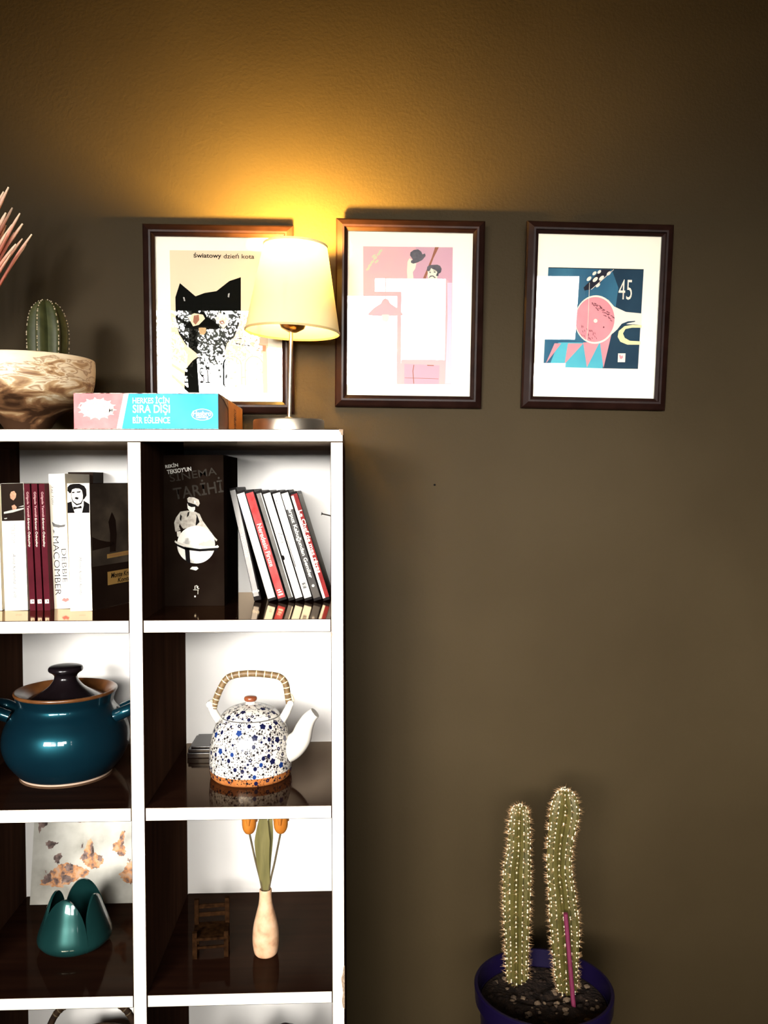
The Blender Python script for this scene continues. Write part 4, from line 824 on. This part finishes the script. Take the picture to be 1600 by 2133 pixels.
for i, (x0, w0, yo, lab) in enumerate(((-.0030, .0125, 0, 'broad olive wooden leaf between the two tulips'), (.0065, .0062, .006, 'narrow dark olive wooden leaf behind the broad one'))):
    tt = thing('wooden_leaf', (-.1450, .1095, Z3 + .05), lab, 'leaf', 'wooden leaves in the vase')
    q = MB()
    def lf(u, v, o=0):
        z = .0 + v * .195; w = w0 * (.42 + .58 * min(1, max(0, (z - .045) / .09)) ** .8) * (1 if v < .72 else max(0, (1 - v) / .28) ** .6) if z > .045 else w0 * .42 - .0
        w = min(w, .0055) if z < .06 else w; xx = (u - .5) * 2 * w; cx = x0 * min(1, z / .12) + .0018 * sin(v * 7 + i)
        return (cx + xx, yo * min(1, z / .1) + o - 18 * xx * xx * (1 if w0 > .01 else -1), z)
    q.grid(lambda u, v: lf(u, v, -.0006), 8, 28); q.grid(lambda u, v: lf(u, v, .0006), 8, 28, 0, True); q.build('blade', M_tlf, tt, smooth=60)

t = thing('miniature_chair', (-.2365, .1240, Z3), 'tiny dark wooden chair standing beside the pale wooden vase', 'chair', rot=(0, 0, R(6)))
M_ch = noisy('rough_dark_wood', [(.3, (.007, .003, .0015)), (.7, (.028, .012, .0045))], 120, 5, .8, .0)
def stick(name, *b):
    q = MB(); q.box(*b); q.build(name, M_ch, t, bevel=.0007)
for x in (-.0290, .0215):
    stick('leg', x, x + .0075, -.0260, -.0185, 0, .0430); stick('back_post', x, x + .0075, .0190, .0260, 0, .0760)
stick('seat', -.0285, .0285, -.0270, .0265, .0300, .0345)
for z in (.046, .060): stick('back_rail', -.0225, .0225, .0210, .0240, z, z + .0070)
stick('stretcher', -.0225, .0225, -.0240, -.0205, .0150, .0190)
for x in (-.0275, .0230): stick('side_rail', x, x + .0045, -.0190, .0195, .0150, .0190)

# ------------------------------------------------------------------ fourth row (only the tops reach into the photo)
t = thing('wicker_basket', (-.448, .170, Z4), 'dark wicker basket with bound cane handle, in the lowest visible left cell', 'basket')
M_wk = noisy('dark_wicker', [(.3, (.010, .005, .003)), (.7, (.034, .018, .009))], 90, 4, .7, .1)
q = MB(); q.lathe([(.06, 0), (.068, .004), (.078, .05), (.082, .085), (.080, .086), (.075, .05), (.065, .006)], 40); q.build('body', M_wk, t, smooth=50)
for k in range(8):
    q = MB(); z = .008 + k * .0105; r_ = .0685 + .0135 * (z / .088) ** .7; q.tube([(r_ * cos(2 * pi * i / 40) * (1 + .012 * (-1) ** (i + k)), r_ * sin(2 * pi * i / 40) * (1 + .012 * (-1) ** (i + k)), z) for i in range(41)], .0032, 6, up=(0, 0, 1)); q.build('woven_strand', M_wk, t, smooth=60)
P = spl([(-.076, 0, .082), (-.074, 0, .125), (-.055, 0, .161), (-.022, 0, .1760), (.022, 0, .1760), (.055, 0, .161), (.074, 0, .125), (.076, 0, .082)], 8)
q = MB(); q.tube(P, .0058, 10); q.build('handle', M_wk, t, smooth=60)
for i in range(14, len(P) - 14, 2):
    q = MB(); a = Vector(P[i]); d = (Vector(P[i + 1]) - a).normalized(); q.tube([a, a + d * .0018], .0063, 10); q.build('cane_binding', mat('dull_cane', (.07, .045, .018), .6) if i == 14 else bpy.data.materials['dull_cane'], t, smooth=40)
M_jar = mat('dark_stone_jar', (.016, .011, .009), .5, spec=.2)
for x, r_, h, lab in ((-.205, .034, .128, 'slim dark jar low in the lowest visible right cell, by the divider'), (-.118, .048, .136, 'wide dark jar low in the lowest visible right cell, by the side panel')):
    t = thing('stone_jar', (x, .150, Z4), lab, 'jar', 'dark jars in the lowest visible cell')
    q = MB(); q.lathe(spl([(r_ * .7, 0), (r_ * .92, .01), (r_, h * .35), (r_ * .9, h * .6), (r_ * .55, h * .8), (r_ * .5, h * .86)], 5), 40); q.build('body', M_jar, t, smooth=60)
    q = MB(); q.lathe([(r_ * .6, h * .86), (r_ * .62, h * .90), (r_ * .3, h * .95), (r_ * .2, h), (0, h)], 32); q.build('lid', M_jar, t, smooth=40)

# ------------------------------------------------------------------ floor cactus
t = thing('cactus_planter', (.334, .188, 0), 'purple planter with soil and two tall spiny cacti, on the floor right of the bookcase', 'plant'); t.scale = (.92, .92, .92); t.location = (.3073, .0700, .1098)
M_pp = mat('purple_plastic', (.005, .0025, .018), .35, spec=.2, coat=.08)
q = MB(); q.lathe([(.0, -.1193), (.082, -.1193), (.086, -.115), (.112, .455), (.120, .458), (.1215, .4845), (.1195, .4865), (.1155, .4865), (.113, .455), (.108, .40)], 72, close=True); q.build('pot', M_pp, t, smooth=40)
M_soil = noisy('cactus_soil', [(.3, (.006, .003, .002)), (.7, (.022, .012, .007))], 90, 6, .95, .2, bump=1.0, bscale=160, bdist=.004)
rnd = random.Random(11); q = MB()
q.grid(lambda u, v: (.1105 * v * cos(2 * pi * u), .1105 * v * sin(2 * pi * u), .453 + .004 * sin(9 * v + 5 * u * 6.28) * v * (1 - v) * 4 + (.002 if v > .9 else 0)), 48, 12); q.build('soil', M_soil, t, smooth=60)
q = MB()
for k in range(130):
    a, rr = rnd.uniform(0, 2 * pi), .105 * math.sqrt(rnd.random()); r_ = rnd.choice([.002, .003, .004, .0055]); q.blob((rr * cos(a), rr * sin(a), .455), r_, 6, sq=(1.2, 1, .8), rnd=rnd, mi=0 if rnd.random() < .6 else 1)
o = q.build('gravel', [M_soil, noisy('pale_grit', [(.3, (.045, .026, .014)), (.7, (.14, .09, .05))], 100, 4, .9)], t); o['kind'] = 'stuff'
M_c2 = noisy('floor_cactus_skin', [(.3, (.050, .041, .008)), (.7, (.092, .074, .017))], 40, 4, .55, .3); M_wool = mat('white_areole', (.80, .74, .56), .9); M_spn = mat('amber_spine', (.46, .27, .12), .6)
zz = lambda z: E + z
for nm, lab, px, rad, sd in (('column', 'straighter, shorter cactus column', [(-.0325, .074, .448), (-.0330, .074, .52), (-.0340, .073, .60), (-.0330, .073, .665), (-.0300, .073, .700), (-.0295, .073, .745), (-.0285, .073, .772), (-.0280, .073, .7805)], [.0178, .0195, .0222, .0222, .0185, .0170, .0125, .003], 13),
                         ('column', 'taller cactus column with an S bend', [(.0510, .034, .448), (.0480, .034, .51), (.0455, .034, .575), (.0395, .034, .640), (.0350, .034, .685), (.0375, .034, .735), (.0450, .034, .785), (.0450, .034, .812), (.0445, .034, .8245)], [.0150, .0200, .0232, .0205, .0195, .0205, .0228, .0155, .003], 14)):
    sub = bpy.data.objects.new('cactus_column', None); COL.objects.link(sub); sub.parent = t; sub.empty_display_size = .02; sub['label'] = lab
    qa, qs = cactus_parts(sub, px, rad, 13, M_c2, sd, 0.0098, .0092, .00125, amp=.12)
    o = qa.build('areoles', M_wool, sub, smooth=60); o['kind'] = 'stuff'; o = qs.build('spines', M_spn, sub); o['kind'] = 'stuff'
q = MB(); q.tube([(.0360, -.010, .6190), (.0525, -.010, .440)], .0040, 12); plabel(q.build('stake', noisy('magenta_stake', [(.3, (.10, .007, .030)), (.7, (.15, .012, .046))], 90, 4, .6), t, smooth=40), 'magenta plant stake')
